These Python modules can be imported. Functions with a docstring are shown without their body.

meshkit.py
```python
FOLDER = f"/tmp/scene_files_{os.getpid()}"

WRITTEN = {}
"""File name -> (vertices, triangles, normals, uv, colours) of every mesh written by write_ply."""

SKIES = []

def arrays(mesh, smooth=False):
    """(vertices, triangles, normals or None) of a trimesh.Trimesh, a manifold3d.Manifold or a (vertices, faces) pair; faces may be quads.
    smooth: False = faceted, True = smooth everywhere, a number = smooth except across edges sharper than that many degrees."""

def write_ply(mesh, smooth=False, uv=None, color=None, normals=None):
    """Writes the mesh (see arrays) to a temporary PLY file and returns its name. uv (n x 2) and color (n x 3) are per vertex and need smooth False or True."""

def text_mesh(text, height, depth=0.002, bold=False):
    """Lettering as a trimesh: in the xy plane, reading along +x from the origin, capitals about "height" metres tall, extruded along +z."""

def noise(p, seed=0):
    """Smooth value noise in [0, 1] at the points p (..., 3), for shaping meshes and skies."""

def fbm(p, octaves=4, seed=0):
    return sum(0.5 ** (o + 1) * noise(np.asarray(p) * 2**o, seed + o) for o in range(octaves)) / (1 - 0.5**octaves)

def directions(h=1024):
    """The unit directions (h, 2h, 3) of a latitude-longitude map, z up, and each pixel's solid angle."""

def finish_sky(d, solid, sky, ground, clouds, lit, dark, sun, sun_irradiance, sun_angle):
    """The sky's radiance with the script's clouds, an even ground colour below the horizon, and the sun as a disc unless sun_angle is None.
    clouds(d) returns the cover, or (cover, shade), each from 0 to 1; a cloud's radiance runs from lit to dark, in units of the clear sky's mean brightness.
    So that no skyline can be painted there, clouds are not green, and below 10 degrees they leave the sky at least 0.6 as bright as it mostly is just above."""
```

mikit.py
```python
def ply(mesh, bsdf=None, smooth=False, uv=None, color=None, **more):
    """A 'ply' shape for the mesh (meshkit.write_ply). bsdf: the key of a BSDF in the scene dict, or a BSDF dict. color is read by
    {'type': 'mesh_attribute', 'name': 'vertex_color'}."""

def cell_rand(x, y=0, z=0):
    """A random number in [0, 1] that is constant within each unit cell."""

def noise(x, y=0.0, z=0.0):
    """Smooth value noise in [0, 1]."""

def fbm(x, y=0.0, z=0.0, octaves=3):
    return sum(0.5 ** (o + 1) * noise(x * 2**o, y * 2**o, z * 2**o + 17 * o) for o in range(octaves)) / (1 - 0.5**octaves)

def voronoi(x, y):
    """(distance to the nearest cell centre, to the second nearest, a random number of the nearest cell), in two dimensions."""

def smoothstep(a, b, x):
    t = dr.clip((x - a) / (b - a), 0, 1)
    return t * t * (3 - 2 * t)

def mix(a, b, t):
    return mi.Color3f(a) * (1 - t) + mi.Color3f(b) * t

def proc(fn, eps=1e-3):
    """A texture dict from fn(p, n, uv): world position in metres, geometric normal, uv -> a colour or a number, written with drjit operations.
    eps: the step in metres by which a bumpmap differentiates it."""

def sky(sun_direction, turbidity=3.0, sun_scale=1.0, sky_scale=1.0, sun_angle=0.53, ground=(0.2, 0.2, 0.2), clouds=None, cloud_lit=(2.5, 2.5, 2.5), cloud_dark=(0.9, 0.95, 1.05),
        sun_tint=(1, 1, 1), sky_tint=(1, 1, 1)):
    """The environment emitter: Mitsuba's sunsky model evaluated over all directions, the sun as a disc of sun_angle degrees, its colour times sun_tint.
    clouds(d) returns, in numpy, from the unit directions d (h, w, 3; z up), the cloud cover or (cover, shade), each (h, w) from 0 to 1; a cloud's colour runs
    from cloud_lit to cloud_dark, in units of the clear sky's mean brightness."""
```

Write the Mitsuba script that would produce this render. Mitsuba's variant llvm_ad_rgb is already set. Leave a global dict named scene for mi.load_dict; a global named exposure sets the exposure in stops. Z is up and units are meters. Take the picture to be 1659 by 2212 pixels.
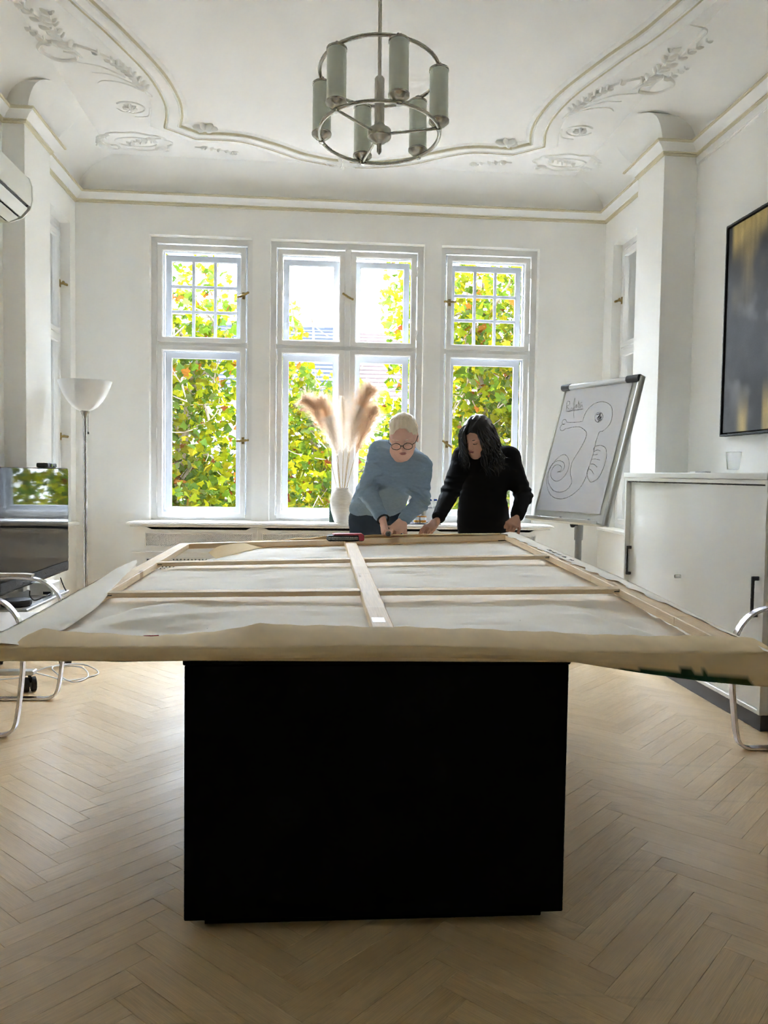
import math, random
import numpy as np, trimesh, manifold3d, shapely
import shapely.geometry as sg
import drjit as dr
import mitsuba as mi
import mikit, meshkit
from mikit import proc, ply, noise, fbm, mix, smoothstep, cell_rand

# ------------------------------------------------------------------ camera, sky, exposure
T = mi.ScalarTransform4f
scene, labels = {}, {}
exposure = 4.55
CAM = np.array([0.0, 0.0, 1.23])
PITCH, ROLL, YAW = 0.0478, 0.0145, 0.0838          # radians: down, clockwise, to the right

def view_ray(a, b):
    cr, sr, cp, sp, cy, sy = math.cos(ROLL), math.sin(ROLL), math.cos(PITCH), math.sin(PITCH), math.cos(YAW), math.sin(YAW)
    x, y = cr * a + sr * b, -sr * a + cr * b
    Y, z = cp - sp * y, -sp - cp * y
    return np.array([cy * x + sy * Y, -sy * x + cy * Y, z])

fwd, upv = view_ray(0, 0), view_ray(0, -1) - view_ray(0, 0)
scene['camera'] = {'type': 'perspective', 'fov': math.degrees(2 * math.atan(829.5 / 1720)), 'fov_axis': 'x', 'near_clip': 0.05, 'far_clip': 500,
                   'to_world': T().look_at(origin=CAM.tolist(), target=(CAM + fwd).tolist(), up=upv.tolist())}
SUN = (-0.62, 0.50, 0.62)

def cloud_cover(d):
    n = meshkit.fbm(d * np.array([2.0, 2.0, 4.0]) + 3.1, 4)
    return np.clip(0.72 + 0.5 * (n - 0.5), 0, 1), np.clip(n - 0.35, 0, 1) * 0.5

scene['sky'] = mikit.sky(SUN, turbidity=4.0, sun_scale=1.5, sky_scale=10.0, ground=(0.30, 0.30, 0.28), clouds=cloud_cover,
                         cloud_lit=(2.32, 2.6, 2.9), cloud_dark=(1.78, 1.95, 2.18), sun_angle=1.2)

# ------------------------------------------------------------------ helpers
def add(name, mesh, bsdf, parent=None, smooth=False, label=None, cat=None, group=None, kind=None, uv=None, color=None, to_world=None, shape=None):
    base = f'{parent}__{name}' if parent else name
    key, n = base, 0
    while key in scene or (key in labels and mesh is None and shape is None):
        n += 1
        key = f'{base}_{n:03d}'
    if shape is None and mesh is not None:
        shape = ply(mesh, bsdf, smooth=smooth, uv=uv, color=color)
    if shape is not None:
        scene[key] = {**shape, 'to_world': to_world} if to_world is not None else shape
    d = {}
    if label: d['label'] = label
    if cat: d['category'] = cat
    if group: d['group'] = group
    if kind: d['kind'] = kind
    if d: labels[key] = d
    return key

def thing(name, label, cat, group=None):
    key, n = name, 0
    while key in labels:
        n += 1
        key = f'{name}_{n:03d}'
    labels[key] = {'label': label, 'category': cat}
    if group: labels[key]['group'] = group
    return key

def cat_(*ms):
    out = []
    for m in ms:
        if isinstance(m, (list, tuple)): out.append(cat_(*m))
        else: out.append(m)
    out = [o for o in out if len(o.faces)]
    return trimesh.util.concatenate(out) if len(out) > 1 else out[0]

def TM(v, f): return trimesh.Trimesh(np.asarray(v, float), np.asarray(f), process=False)

def box(x0, x1, y0, y1, z0, z1):
    v = [(x, y, z) for x in (x0, x1) for y in (y0, y1) for z in (z0, z1)]
    f = [[0, 1, 3], [0, 3, 2], [4, 6, 7], [4, 7, 5], [0, 4, 5], [0, 5, 1], [2, 3, 7], [2, 7, 6], [0, 2, 6], [0, 6, 4], [1, 5, 7], [1, 7, 3]]
    return TM(v, f)

def from_man(m):
    a = m.to_mesh()
    return TM(a.vert_properties[:, :3], a.tri_verts)

def bev(x0, x1, y0, y1, z0, z1, b=0.003):
    """a box with chamfered edges"""
    x0, x1 = min(x0, x1), max(x0, x1); y0, y1 = min(y0, y1), max(y0, y1); z0, z1 = min(z0, z1), max(z0, z1)
    b = min(b, (x1 - x0) * .45, (y1 - y0) * .45, (z1 - z0) * .45)
    pts = []
    for x, sx in ((x0, 1), (x1, -1)):
        for y, sy in ((y0, 1), (y1, -1)):
            for z, sz in ((z0, 1), (z1, -1)):
                pts += [(x + sx * b, y + sy * b, z), (x + sx * b, y, z + sz * b), (x, y + sy * b, z + sz * b)]
    return from_man(manifold3d.Manifold.hull_points(np.array(pts, float)))

def mbox(x0, x1, y0, y1, z0, z1):
    return manifold3d.Manifold.cube([x1 - x0, y1 - y0, z1 - z0]).translate([x0, y0, z0])

def xf(mesh, M):
    m = mesh.copy(); m.apply_transform(M); return m

def mat4(o, ex, ey, ez):
    M = np.eye(4); M[:3, 0], M[:3, 1], M[:3, 2], M[:3, 3] = ex, ey, ez, o
    return M

def rotz(a, o=(0, 0, 0)):
    c, s = math.cos(a), math.sin(a)
    return mat4(o, (c, s, 0), (-s, c, 0), (0, 0, 1))

def nrm(v):
    v = np.asarray(v, float); return v / (np.linalg.norm(v) + 1e-12)

def frames(p, up=None):
    p = np.asarray(p, float)
    t = np.gradient(p, axis=0); t /= np.linalg.norm(t, axis=1, keepdims=True) + 1e-12
    n = np.zeros_like(p)
    a = np.array(up if up is not None else ([0, 0, 1.0] if abs(t[0][2]) < .9 else [1.0, 0, 0]), float)
    for i in range(len(p)):
        ref = a if up is not None or i == 0 else n[i - 1]
        n[i] = nrm(ref - t[i] * (ref @ t[i]))
    return t, n, np.cross(t, n)

def tube(p, r, sides=8, caps=True, up=None, flat=1.0):
    p = np.asarray(p, float); r = np.broadcast_to(np.asarray(r, float), (len(p),))
    t, n, b = frames(p, up)
    a = np.arange(sides) * 2 * math.pi / sides
    v = p[:, None] + r[:, None, None] * (np.cos(a)[None, :, None] * n[:, None] * flat + np.sin(a)[None, :, None] * b[:, None])
    i, j = np.meshgrid(np.arange(len(p) - 1), np.arange(sides), indexing='ij')
    q = np.stack([i * sides + j, i * sides + (j + 1) % sides, (i + 1) * sides + (j + 1) % sides, (i + 1) * sides + j], -1).reshape(-1, 4)
    f = np.vstack([q[:, [0, 1, 2]], q[:, [0, 2, 3]]])
    v = v.reshape(-1, 3)
    if caps:
        c0, c1 = len(v), len(v) + 1
        v = np.vstack([v, p[:1], p[-1:]])
        k = np.arange(sides); e = (len(p) - 1) * sides
        f = np.vstack([f, np.stack([k * 0 + c0, (k + 1) % sides, k], 1), np.stack([k * 0 + c1, e + k, e + (k + 1) % sides], 1)])
    return TM(v, f)

def strip_sweep(p, prof, up=None, closed=False, normals=None):
    """sweep an open or closed 2D profile [(n, b)] along a polyline; n along `normals`, b along the frame's third axis"""
    p = np.asarray(p, float); prof = np.asarray(prof, float)
    t, n, b = frames(p, up)
    v = (p[:, None] + prof[None, :, :1] * n[:, None] + prof[None, :, 1:] * b[:, None]).reshape(-1, 3)
    m = len(prof); s = m if closed else m - 1
    i, j = np.meshgrid(np.arange(len(p) - 1), np.arange(s), indexing='ij')
    q = np.stack([i * m + j, (i + 1) * m + j, (i + 1) * m + (j + 1) % m, i * m + (j + 1) % m], -1).reshape(-1, 4)
    f = np.vstack([q[:, [0, 1, 2]], q[:, [0, 2, 3]]])
    if closed:
        loop = sg.Polygon(prof)
        ring = np.arange(m)
        c0, c1 = len(v), len(v) + 1
        ctr = prof.mean(0)
        v = np.vstack([v, [p[0] + ctr[0] * n[0] + ctr[1] * b[0]], [p[-1] + ctr[0] * n[-1] + ctr[1] * b[-1]]])
        e = (len(p) - 1) * m
        f = np.vstack([f, np.stack([ring * 0 + c0, ring, (ring + 1) % m], 1), np.stack([ring * 0 + c1, e + (ring + 1) % m, e + ring], 1)])
    return TM(v, f)

def lathe(prof, sides=32, o=(0, 0, 0)):
    prof = np.asarray(prof, float); a = np.arange(sides) * 2 * math.pi / sides
    v = np.stack([prof[:, None, 0] * np.cos(a), prof[:, None, 0] * np.sin(a), np.broadcast_to(prof[:, None, 1], (len(prof), sides))], -1).reshape(-1, 3) + np.asarray(o, float)
    i, j = np.meshgrid(np.arange(len(prof) - 1), np.arange(sides), indexing='ij')
    q = np.stack([i * sides + j, i * sides + (j + 1) % sides, (i + 1) * sides + (j + 1) % sides, (i + 1) * sides + j], -1).reshape(-1, 4)
    return TM(v, np.vstack([q[:, [0, 1, 2]], q[:, [0, 2, 3]]]))

def cyl(a, b, r, sides=16): return tube([a, b], r, sides)

def torus(c, R, r, n1=64, n2=10):
    a = np.linspace(0, 2 * math.pi, n1, endpoint=False); b = np.linspace(0, 2 * math.pi, n2, endpoint=False)
    A, B = np.meshgrid(a, b, indexing='ij')
    v = np.stack([(R + r * np.cos(B)) * np.cos(A), (R + r * np.cos(B)) * np.sin(A), r * np.sin(B)], -1).reshape(-1, 3) + np.asarray(c)
    i, j = np.meshgrid(np.arange(n1), np.arange(n2), indexing='ij')
    q = np.stack([i * n2 + j, ((i + 1) % n1) * n2 + j, ((i + 1) % n1) * n2 + (j + 1) % n2, i * n2 + (j + 1) % n2], -1).reshape(-1, 4)
    return TM(v, np.vstack([q[:, [0, 1, 2]], q[:, [0, 2, 3]]]))

def sphere(c, r, sub=2, scale=(1, 1, 1)):
    m = trimesh.creation.icosphere(sub, 1.0); m.vertices = m.vertices * np.asarray(scale) * r + np.asarray(c); return m

def extrude(poly, d):
    return trimesh.creation.extrude_polygon(poly, d, engine='earcut')

def spline(pts, n=8):
    """Catmull-Rom through the points"""
    p = np.asarray(pts, float); q = np.vstack([2 * p[0] - p[1], p, 2 * p[-1] - p[-2]]); out = []
    for i in range(1, len(q) - 2):
        for s in np.arange(n) / n:
            out.append(.5 * (2 * q[i] + (q[i + 1] - q[i - 1]) * s + (2 * q[i - 1] - 5 * q[i] + 4 * q[i + 1] - q[i + 2]) * s * s + (3 * q[i] - q[i - 1] - 3 * q[i + 1] + q[i + 2]) * s ** 3))
    return np.array(out + [p[-1]])

def grid_mesh(P):
    """P (n, m, 3) -> mesh, uv (n*m, 2)"""
    n, m = P.shape[:2]
    i, j = np.meshgrid(np.arange(n - 1), np.arange(m - 1), indexing='ij')
    q = np.stack([i * m + j, (i + 1) * m + j, (i + 1) * m + j + 1, i * m + j + 1], -1).reshape(-1, 4)
    return TM(P.reshape(-1, 3), np.vstack([q[:, [0, 1, 2]], q[:, [0, 2, 3]]]))

def sheet(P, th=0.0015):
    """a grid of points as a thin solid cloth"""
    m = grid_mesh(P); v = np.array(m.vertices); f = np.array(m.faces)
    nn = np.array(m.vertex_normals); k = len(v)
    n, mm = P.shape[:2]
    idx = np.arange(n * mm).reshape(n, mm)
    ring = np.concatenate([idx[0, :-1], idx[:-1, -1], idx[-1, :0:-1], idx[:0:-1, 0]])
    nx = np.roll(ring, -1)
    side = np.vstack([np.stack([ring, ring + k, nx], 1), np.stack([nx, ring + k, nx + k], 1)])
    return TM(np.vstack([v, v - nn * th]), np.vstack([f, f[:, ::-1] + k, side]))

# ---- signed distance modelling for figures
def sd_cone(a, b, ra, rb, k=0.02):
    a, b = np.asarray(a, np.float32), np.asarray(b, np.float32); ba = b - a; L = float(ba @ ba) + 1e-9
    def fn(p):
        t = np.clip(((p - a) @ ba) / L, 0, 1)
        return np.linalg.norm(p - a - t[:, None] * ba, axis=1) - (ra + (rb - ra) * t)
    return fn, k, 1

def sd_ell(c, r, R=None, k=0.02, op=1):
    c, r = np.asarray(c, np.float32), np.asarray(r, np.float32); R = np.eye(3, dtype=np.float32) if R is None else np.asarray(R, np.float32)
    def fn(p):
        q = (p - c) @ R.T / r
        k0 = np.linalg.norm(q, axis=1); k1 = np.linalg.norm(q / r, axis=1) + 1e-6
        return k0 * (k0 - 1) / k1
    return fn, k, op

def sd_eval(prims, p):
    d = None
    for fn, k, op in prims:
        e = fn(p)
        if d is None: d = e; continue
        if op == 1:
            h = np.clip(.5 + .5 * (d - e) / k, 0, 1); d = d + (e - d) * h - k * h * (1 - h)
        else:
            e = -e; h = np.clip(.5 - .5 * (d - e) / k, 0, 1); d = d + (e - d) * h + k * h * (1 - h)
    return d

def sd_mesh(field, lo, hi, h):
    """surface nets of field(p) in the box, evaluated in a narrow band"""
    lo = np.asarray(lo, float); B = 8
    nb = np.ceil((np.asarray(hi) - lo) / (h * B)).astype(int)
    N = nb * B
    F = np.empty(tuple(N), np.float32)
    bi = np.stack(np.meshgrid(*[np.arange(n) for n in nb], indexing='ij'), -1).reshape(-1, 3)
    dc = field((lo + (bi + .5) * B * h - .5 * h).astype(np.float32))
    F[:] = np.repeat(np.repeat(np.repeat(dc.reshape(tuple(nb)), B, 0), B, 1), B, 2)
    near = bi[np.abs(dc) < B * h * .87 * 1.35 + .004]
    S = 4
    sub = np.stack(np.meshgrid(*[np.arange(2)] * 3, indexing='ij'), -1).reshape(-1, 3)
    si = (near[:, None] * 2 + sub[None]).reshape(-1, 3)
    ds = field((lo + (si + .5) * S * h - .5 * h).astype(np.float32))
    off = np.stack(np.meshgrid(*[np.arange(S)] * 3, indexing='ij'), -1).reshape(-1, 3)
    far = np.abs(ds) >= S * h * .87 * 1.35 + .003
    ix = (si[:, None] * S + off[None])
    fi = ix[far].reshape(-1, 3); F[fi[:, 0], fi[:, 1], fi[:, 2]] = np.repeat(ds[far], len(off))
    ni = ix[~far].reshape(-1, 3)
    for c in range(0, len(ni), 400000):
        q = ni[c:c + 400000]; F[q[:, 0], q[:, 1], q[:, 2]] = field((lo + q * h).astype(np.float32))
    I = F < 0
    s = sum(I[a:N[0] - 1 + a, b:N[1] - 1 + b, c:N[2] - 1 + c].astype(np.int8) for a in (0, 1) for b in (0, 1) for c in (0, 1))
    cells = np.argwhere((s > 0) & (s < 8))
    cid = np.full(tuple(N - 1), -1, np.int64); cid[tuple(cells.T)] = np.arange(len(cells))
    acc, cnt = np.zeros((len(cells), 3)), np.zeros(len(cells))
    for a in range(3):
        e = np.eye(3, dtype=int)[a]
        o1, o2 = np.eye(3, dtype=int)[(a + 1) % 3], np.eye(3, dtype=int)[(a + 2) % 3]
        for m in (0, 1):
            for n in (0, 1):
                p0 = cells + m * o1 + n * o2; p1 = p0 + e
                f0, f1 = F[tuple(p0.T)], F[tuple(p1.T)]
                w = (f0 < 0) != (f1 < 0)
                t = np.where(w, f0 / np.where(w, f0 - f1, 1), 0)
                acc += np.where(w[:, None], p0 + t[:, None] * e, 0); cnt += w
    v = lo + acc / cnt[:, None] * h
    quads = []
    for a in range(3):
        e = np.eye(3, dtype=int)[a]; o1, o2 = np.eye(3, dtype=int)[(a + 1) % 3], np.eye(3, dtype=int)[(a + 2) % 3]
        sl0 = [slice(1, N[x] - 1) for x in range(3)]; sl0[a] = slice(0, N[a] - 1)
        sl1 = list(sl0); sl1[a] = slice(1, N[a])
        A, Bq = I[tuple(sl0)], I[tuple(sl1)]
        base = np.ones(3, int); base[a] = 0
        for cond, flip in ((A & ~Bq, False), (~A & Bq, True)):
            g = np.argwhere(cond) + base
            if not len(g): continue
            q = np.stack([cid[tuple((g - o1 - o2).T)], cid[tuple((g - o2).T)], cid[tuple(g.T)], cid[tuple((g - o1).T)]], 1)
            quads.append(q[:, ::-1] if flip else q)
    q = np.vstack(quads); q = q[(q >= 0).all(1)]
    return TM(v, np.vstack([q[:, [0, 1, 2]], q[:, [0, 2, 3]]]))

# ------------------------------------------------------------------ materials
def diffuse(c): return {'type': 'twosided', 'b': {'type': 'diffuse', 'reflectance': {'type': 'rgb', 'value': list(c)}}}
def rgb(c): return {'type': 'rgb', 'value': list(c)}
def princ(c, rough=.5, metal=0.0, **k):
    c = c if isinstance(c, dict) else rgb(c)
    return {'type': 'twosided', 'b': {'type': 'principled', 'base_color': c, 'roughness': rough, 'metallic': metal, **k}}

def plaster_col(p, n, uv):
    return mix((0.865, 0.865, 0.84), (0.885, 0.885, 0.865), fbm(p.x * 3, p.y * 3, p.z * 3))
def linen_col(p, n, uv):
    w = noise(p.x * 420, p.y * 420, p.z * 420) * .5 + noise(p.x * 60, p.y * 500, p.z * 60) * .5
    return mix((0.85, 0.82, 0.765), (0.91, 0.89, 0.85), w * .6 + fbm(p.x * 4, p.y * 4) * .4)
def raw_col(p, n, uv):
    w = noise(p.x * 420, p.y * 420, p.z * 420) * .5 + noise(p.x * 60, p.y * 60, p.z * 500) * .5
    return mix((0.70, 0.55, 0.34), (0.83, 0.69, 0.46), w * .5 + fbm(p.x * 5, p.y * 5) * .5)
def plank_col(p, n, uv):
    i = dr.floor(uv.y / 10.0)
    a, c = uv.x, uv.y - i * 10.0
    r = cell_rand(i, 3)
    g = fbm(a * 5 + r * 90, c * 90, r * 50, 4)
    fine = noise(a * 22 + r * 40, c * 900, r * 30)
    base = mix((0.595, 0.435, 0.25), (0.74, 0.575, 0.365), r * .45 + g * .55)
    col = base * (0.88 + 0.2 * fine)
    scr = smoothstep(.80, .86, noise(p.x * 9 + p.y * 60, p.y * 14, 2.0)) * smoothstep(.55, .8, noise(p.x * 3, p.y * 3, 9.0))
    return mix(col, col * .93, scr)
def plank_rough(p, n, uv):
    return 0.30 + 0.16 * fbm(p.x * 6, p.y * 6, 1.0) + .05 * noise(uv.x * 30, uv.y * 700)
def pine(ax):
    def fn(p, n, uv):
        a, b = (p.x, p.y) if ax == 0 else (p.y, p.x)
        r = fbm(a * 1.6, b * 46, p.z * 40, 4)
        f = noise(a * 10, b * 420, p.z * 300)
        knot = smoothstep(.90, .97, noise(a * 4.2, b * 22, 5.0))
        seg = cell_rand(dr.floor(a / .33), 7)
        c = mix((0.66, 0.49, 0.31), (0.83, 0.69, 0.50), r * .6 + seg * .4) * (.9 + .15 * f)
        return mix(c, mi.Color3f(0.33, 0.18, 0.08), knot * .7)
    return fn
def art_col(p, n, uv):
    y, z = p.y, p.z
    base = mix((0.025, 0.025, 0.026), (0.085, 0.085, 0.095), fbm(y * 5, z * 5, 1.0, 4))
    glow = smoothstep(.30, .65, noise(y * 7.5, z * 1.1, 4.0)) * smoothstep(.15, .5, fbm(y * 3, z * 2.0, 8.0))
    top = smoothstep(2.2, 2.65, z) + smoothstep(1.85, 1.6, z)
    gold = mix((0.42, 0.30, 0.10), (0.66, 0.52, 0.24), noise(y * 40, z * 3))
    c = mix(base, gold, dr.clip(glow * 1.3, 0, 1) * dr.clip(top, 0, 1))
    pale = smoothstep(.5, .8, fbm(y * 4 + 7, z * 4, 3.0)) * (1 - dr.clip(top, 0, 1) * .7)
    c = mix(c, mi.Color3f(0.30, 0.30, 0.31), pale * .6)
    return c * (0.85 + .3 * noise(y * 500, z * 500))
def slate_col(p, n, uv): return mix((0.020, 0.023, 0.031), (0.030, 0.034, 0.044), fbm(p.x * 2, p.z * 8))
def tile_col(p, n, uv): return mix((0.045, 0.034, 0.033), (0.060, 0.047, 0.044), fbm(p.x * 3, p.z * 6))
def vase_col(p, n, uv):
    return mix((0.60, 0.56, 0.50), (0.78, 0.75, 0.70), fbm(p.x * 30, p.y * 30, p.z * 90, 4))
def sweater_col(p, n, uv):
    return mix((0.20, 0.285, 0.385), (0.265, 0.36, 0.47), fbm(p.x * 60, p.y * 60, p.z * 90, 3))
def jeans_col(p, n, uv): return mix((0.02, 0.03, 0.05), (0.06, 0.085, 0.13), fbm(p.x * 14, p.y * 14, p.z * 10, 4))
def skin_m(p, n, uv): return mix((0.68, 0.40, 0.31), (0.78, 0.50, 0.40), fbm(p.x * 25, p.y * 25, p.z * 25, 3))
def skin_w(p, n, uv): return mix((0.44, 0.24, 0.17), (0.54, 0.31, 0.23), fbm(p.x * 25, p.y * 25, p.z * 25, 3))
def paper_col(p, n, uv):
    ln = smoothstep(.93, .99, dr.abs(uv.y * 34 - dr.floor(uv.y * 34) - .5) * 2) * .13 + smoothstep(.95, .99, dr.abs(uv.x * 26 - dr.floor(uv.x * 26) - .5) * 2) * .05
    return mix((0.86, 0.885, 0.96), (0.55, 0.62, 0.74), ln)
def bark_col(p, n, uv): return mix((0.16, 0.12, 0.08), (0.36, 0.30, 0.22), fbm(p.x * 9, p.y * 9, p.z * 6, 4))
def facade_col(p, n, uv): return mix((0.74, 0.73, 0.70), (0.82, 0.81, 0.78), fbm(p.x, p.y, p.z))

MATS = {
    'm_wall': princ(proc(plaster_col), .85, specular=.25),
    'm_ceiling': diffuse((0.88, 0.875, 0.855)),
    'm_trim': princ((0.86, 0.855, 0.835), .5),
    'm_band': princ((0.62, 0.57, 0.42), .5),
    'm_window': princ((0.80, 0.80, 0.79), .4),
    'm_pane': {'type': 'thindielectric', 'int_ior': 1.5},
    'm_joint': diffuse((0.22, 0.15, 0.075)),
    'm_plank': princ(proc(plank_col), proc(plank_rough), specular=.45),
    'm_pine_x': princ(proc(pine(0)), .6),
    'm_pine_y': princ(proc(pine(1)), .6),
    'm_linen': princ(proc(linen_col), .9, specular=.15),
    'm_raw': princ(proc(raw_col), .9, specular=.15),
    'm_paint_cloth': princ({'type': 'mesh_attribute', 'name': 'vertex_color'}, .75, specular=.2),
    'm_black': princ((0.0008, 0.0008, 0.0009), .5, specular=.08),
    'm_blackmatte': princ((0.012, 0.012, 0.013), .6),
    'm_darkgrey': princ((0.045, 0.047, 0.05), .5),
    'm_grey': princ((0.32, 0.33, 0.33), .4),
    'm_alu': princ((0.62, 0.63, 0.63), .32, .85),
    'm_chrome': {'type': 'twosided', 'b': {'type': 'roughconductor', 'material': 'Cr', 'alpha': .04, 'specular_reflectance': rgb((1.0, 1.0, .98))}},
    'm_nickel': {'type': 'twosided', 'b': {'type': 'roughconductor', 'alpha': .09, 'eta': rgb((2.0, 1.9, 1.8)), 'k': rgb((3.6, 3.4, 3.1)), 'specular_reflectance': rgb((.80, .78, .72))}},
    'm_brass': princ((0.30, 0.22, 0.08), .35, .9),
    'm_opal': princ((0.66, 0.71, 0.65), .28, clearcoat=.3),
    'm_lampwhite': princ((.90, .92, .95), .25, specular=.5),
    'm_cabinet': princ((0.76, 0.765, 0.74), .30, specular=.5),
    'm_kick': princ((0.05, 0.05, 0.055), .4),
    'm_screen': princ((0.006, 0.007, 0.008), .02, specular=.95),
    'm_ac': princ((0.76, 0.77, 0.73), .3),
    'm_vent': princ((0.02, 0.02, 0.022), .5),
    'm_glass': {'type': 'dielectric', 'int_ior': 1.5},
    'm_art': princ(proc(art_col), .55, specular=.15),
    'm_vase': princ(proc(vase_col), .9, specular=.15),
    'm_stem': princ((0.52, 0.38, 0.18), .7),
    'm_plume': {'type': 'principledthin', 'base_color': rgb((.86, .70, .54)), 'roughness': .7, 'diff_trans': 1.2},
    'm_plume_pale': {'type': 'principledthin', 'base_color': rgb((.92, .86, .79)), 'roughness': .7, 'diff_trans': 1.2},
    'm_green': princ((0.012, 0.035, 0.028), .4),
    'm_juice': princ((0.72, 0.34, 0.03), .2),
    'm_bluecap': princ((0.03, 0.08, 0.32), .4),
    'm_botlabel': princ((0.75, 0.78, 0.80), .5),
    'm_sweater': princ(proc(sweater_col), .9, specular=.15, sheen=.4),
    'm_jeans': princ(proc(jeans_col), .85, specular=.15),
    'm_skin': princ(proc(skin_m), .5, specular=.35),
    'm_skin2': princ(proc(skin_w), .5, specular=.35),
    'm_lips': princ((0.50, 0.20, 0.17), .4),
    'm_lips2': princ((0.36, 0.13, 0.12), .4),
    'm_blond': princ((0.80, 0.69, 0.53), .42, specular=.5),
    'm_darkblond': princ((0.62, 0.49, 0.33), .45, specular=.4),
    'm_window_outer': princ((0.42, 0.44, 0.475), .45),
    'm_blackhair': princ((0.010, 0.009, 0.009), .32, specular=.5),
    'm_coat': princ((0.0045, 0.0045, 0.005), .8, specular=.12),
    'm_red': princ((0.34, 0.015, 0.03), .35),
    'm_white': princ((0.80, 0.80, 0.79), .4),
    'm_board': princ((0.80, 0.82, 0.80), .2, specular=.5),
    'm_paper': princ(proc(paper_col), .9, specular=.1),
    'm_ink': diffuse((0.03, 0.03, 0.035)),
    'm_inkblue': diffuse((0.10, 0.28, 0.55)),
    'm_leather': princ((0.50, 0.44, 0.37), .5),
    'm_cablewhite': princ((0.80, 0.80, 0.80), .4),
    'm_leaf': {'type': 'principledthin', 'base_color': {'type': 'mesh_attribute', 'name': 'vertex_color'}, 'roughness': .55, 'spec_trans': 0.0, 'diff_trans': 1.25},
    'm_bark': princ(proc(bark_col), .9, specular=.1),
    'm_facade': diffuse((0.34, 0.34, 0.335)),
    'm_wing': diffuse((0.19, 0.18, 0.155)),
    'm_slate': princ(proc(slate_col), .9, specular=.02),
    'm_tile': princ(proc(tile_col), .9, specular=.02),
    'm_farpane': princ((0.10, 0.12, 0.15), .1),
    'm_ground': diffuse((0.30, 0.29, 0.27)),
}
scene.update(MATS)

# ------------------------------------------------------------------ room shell
YB, CEIL = 6.963, 3.74
ROOM = [(-2.06, -3.6), (2.615, -3.6), (2.615, 5.456), (2.376, 5.456), (2.376, 5.91), (2.518, 5.91), (2.518, YB), (-2.044, YB), (-2.044, 5.95), (-1.919, 5.95), (-1.919, 5.455), (-2.06, 5.455)]
WIN = [(-1.435, -0.571), (-0.42, 0.908), (1.057, 1.925)]
SILL, HEAD = 0.805, 3.224
SIDE = [(6.03, 6.825), (5.985, 6.768)]

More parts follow.
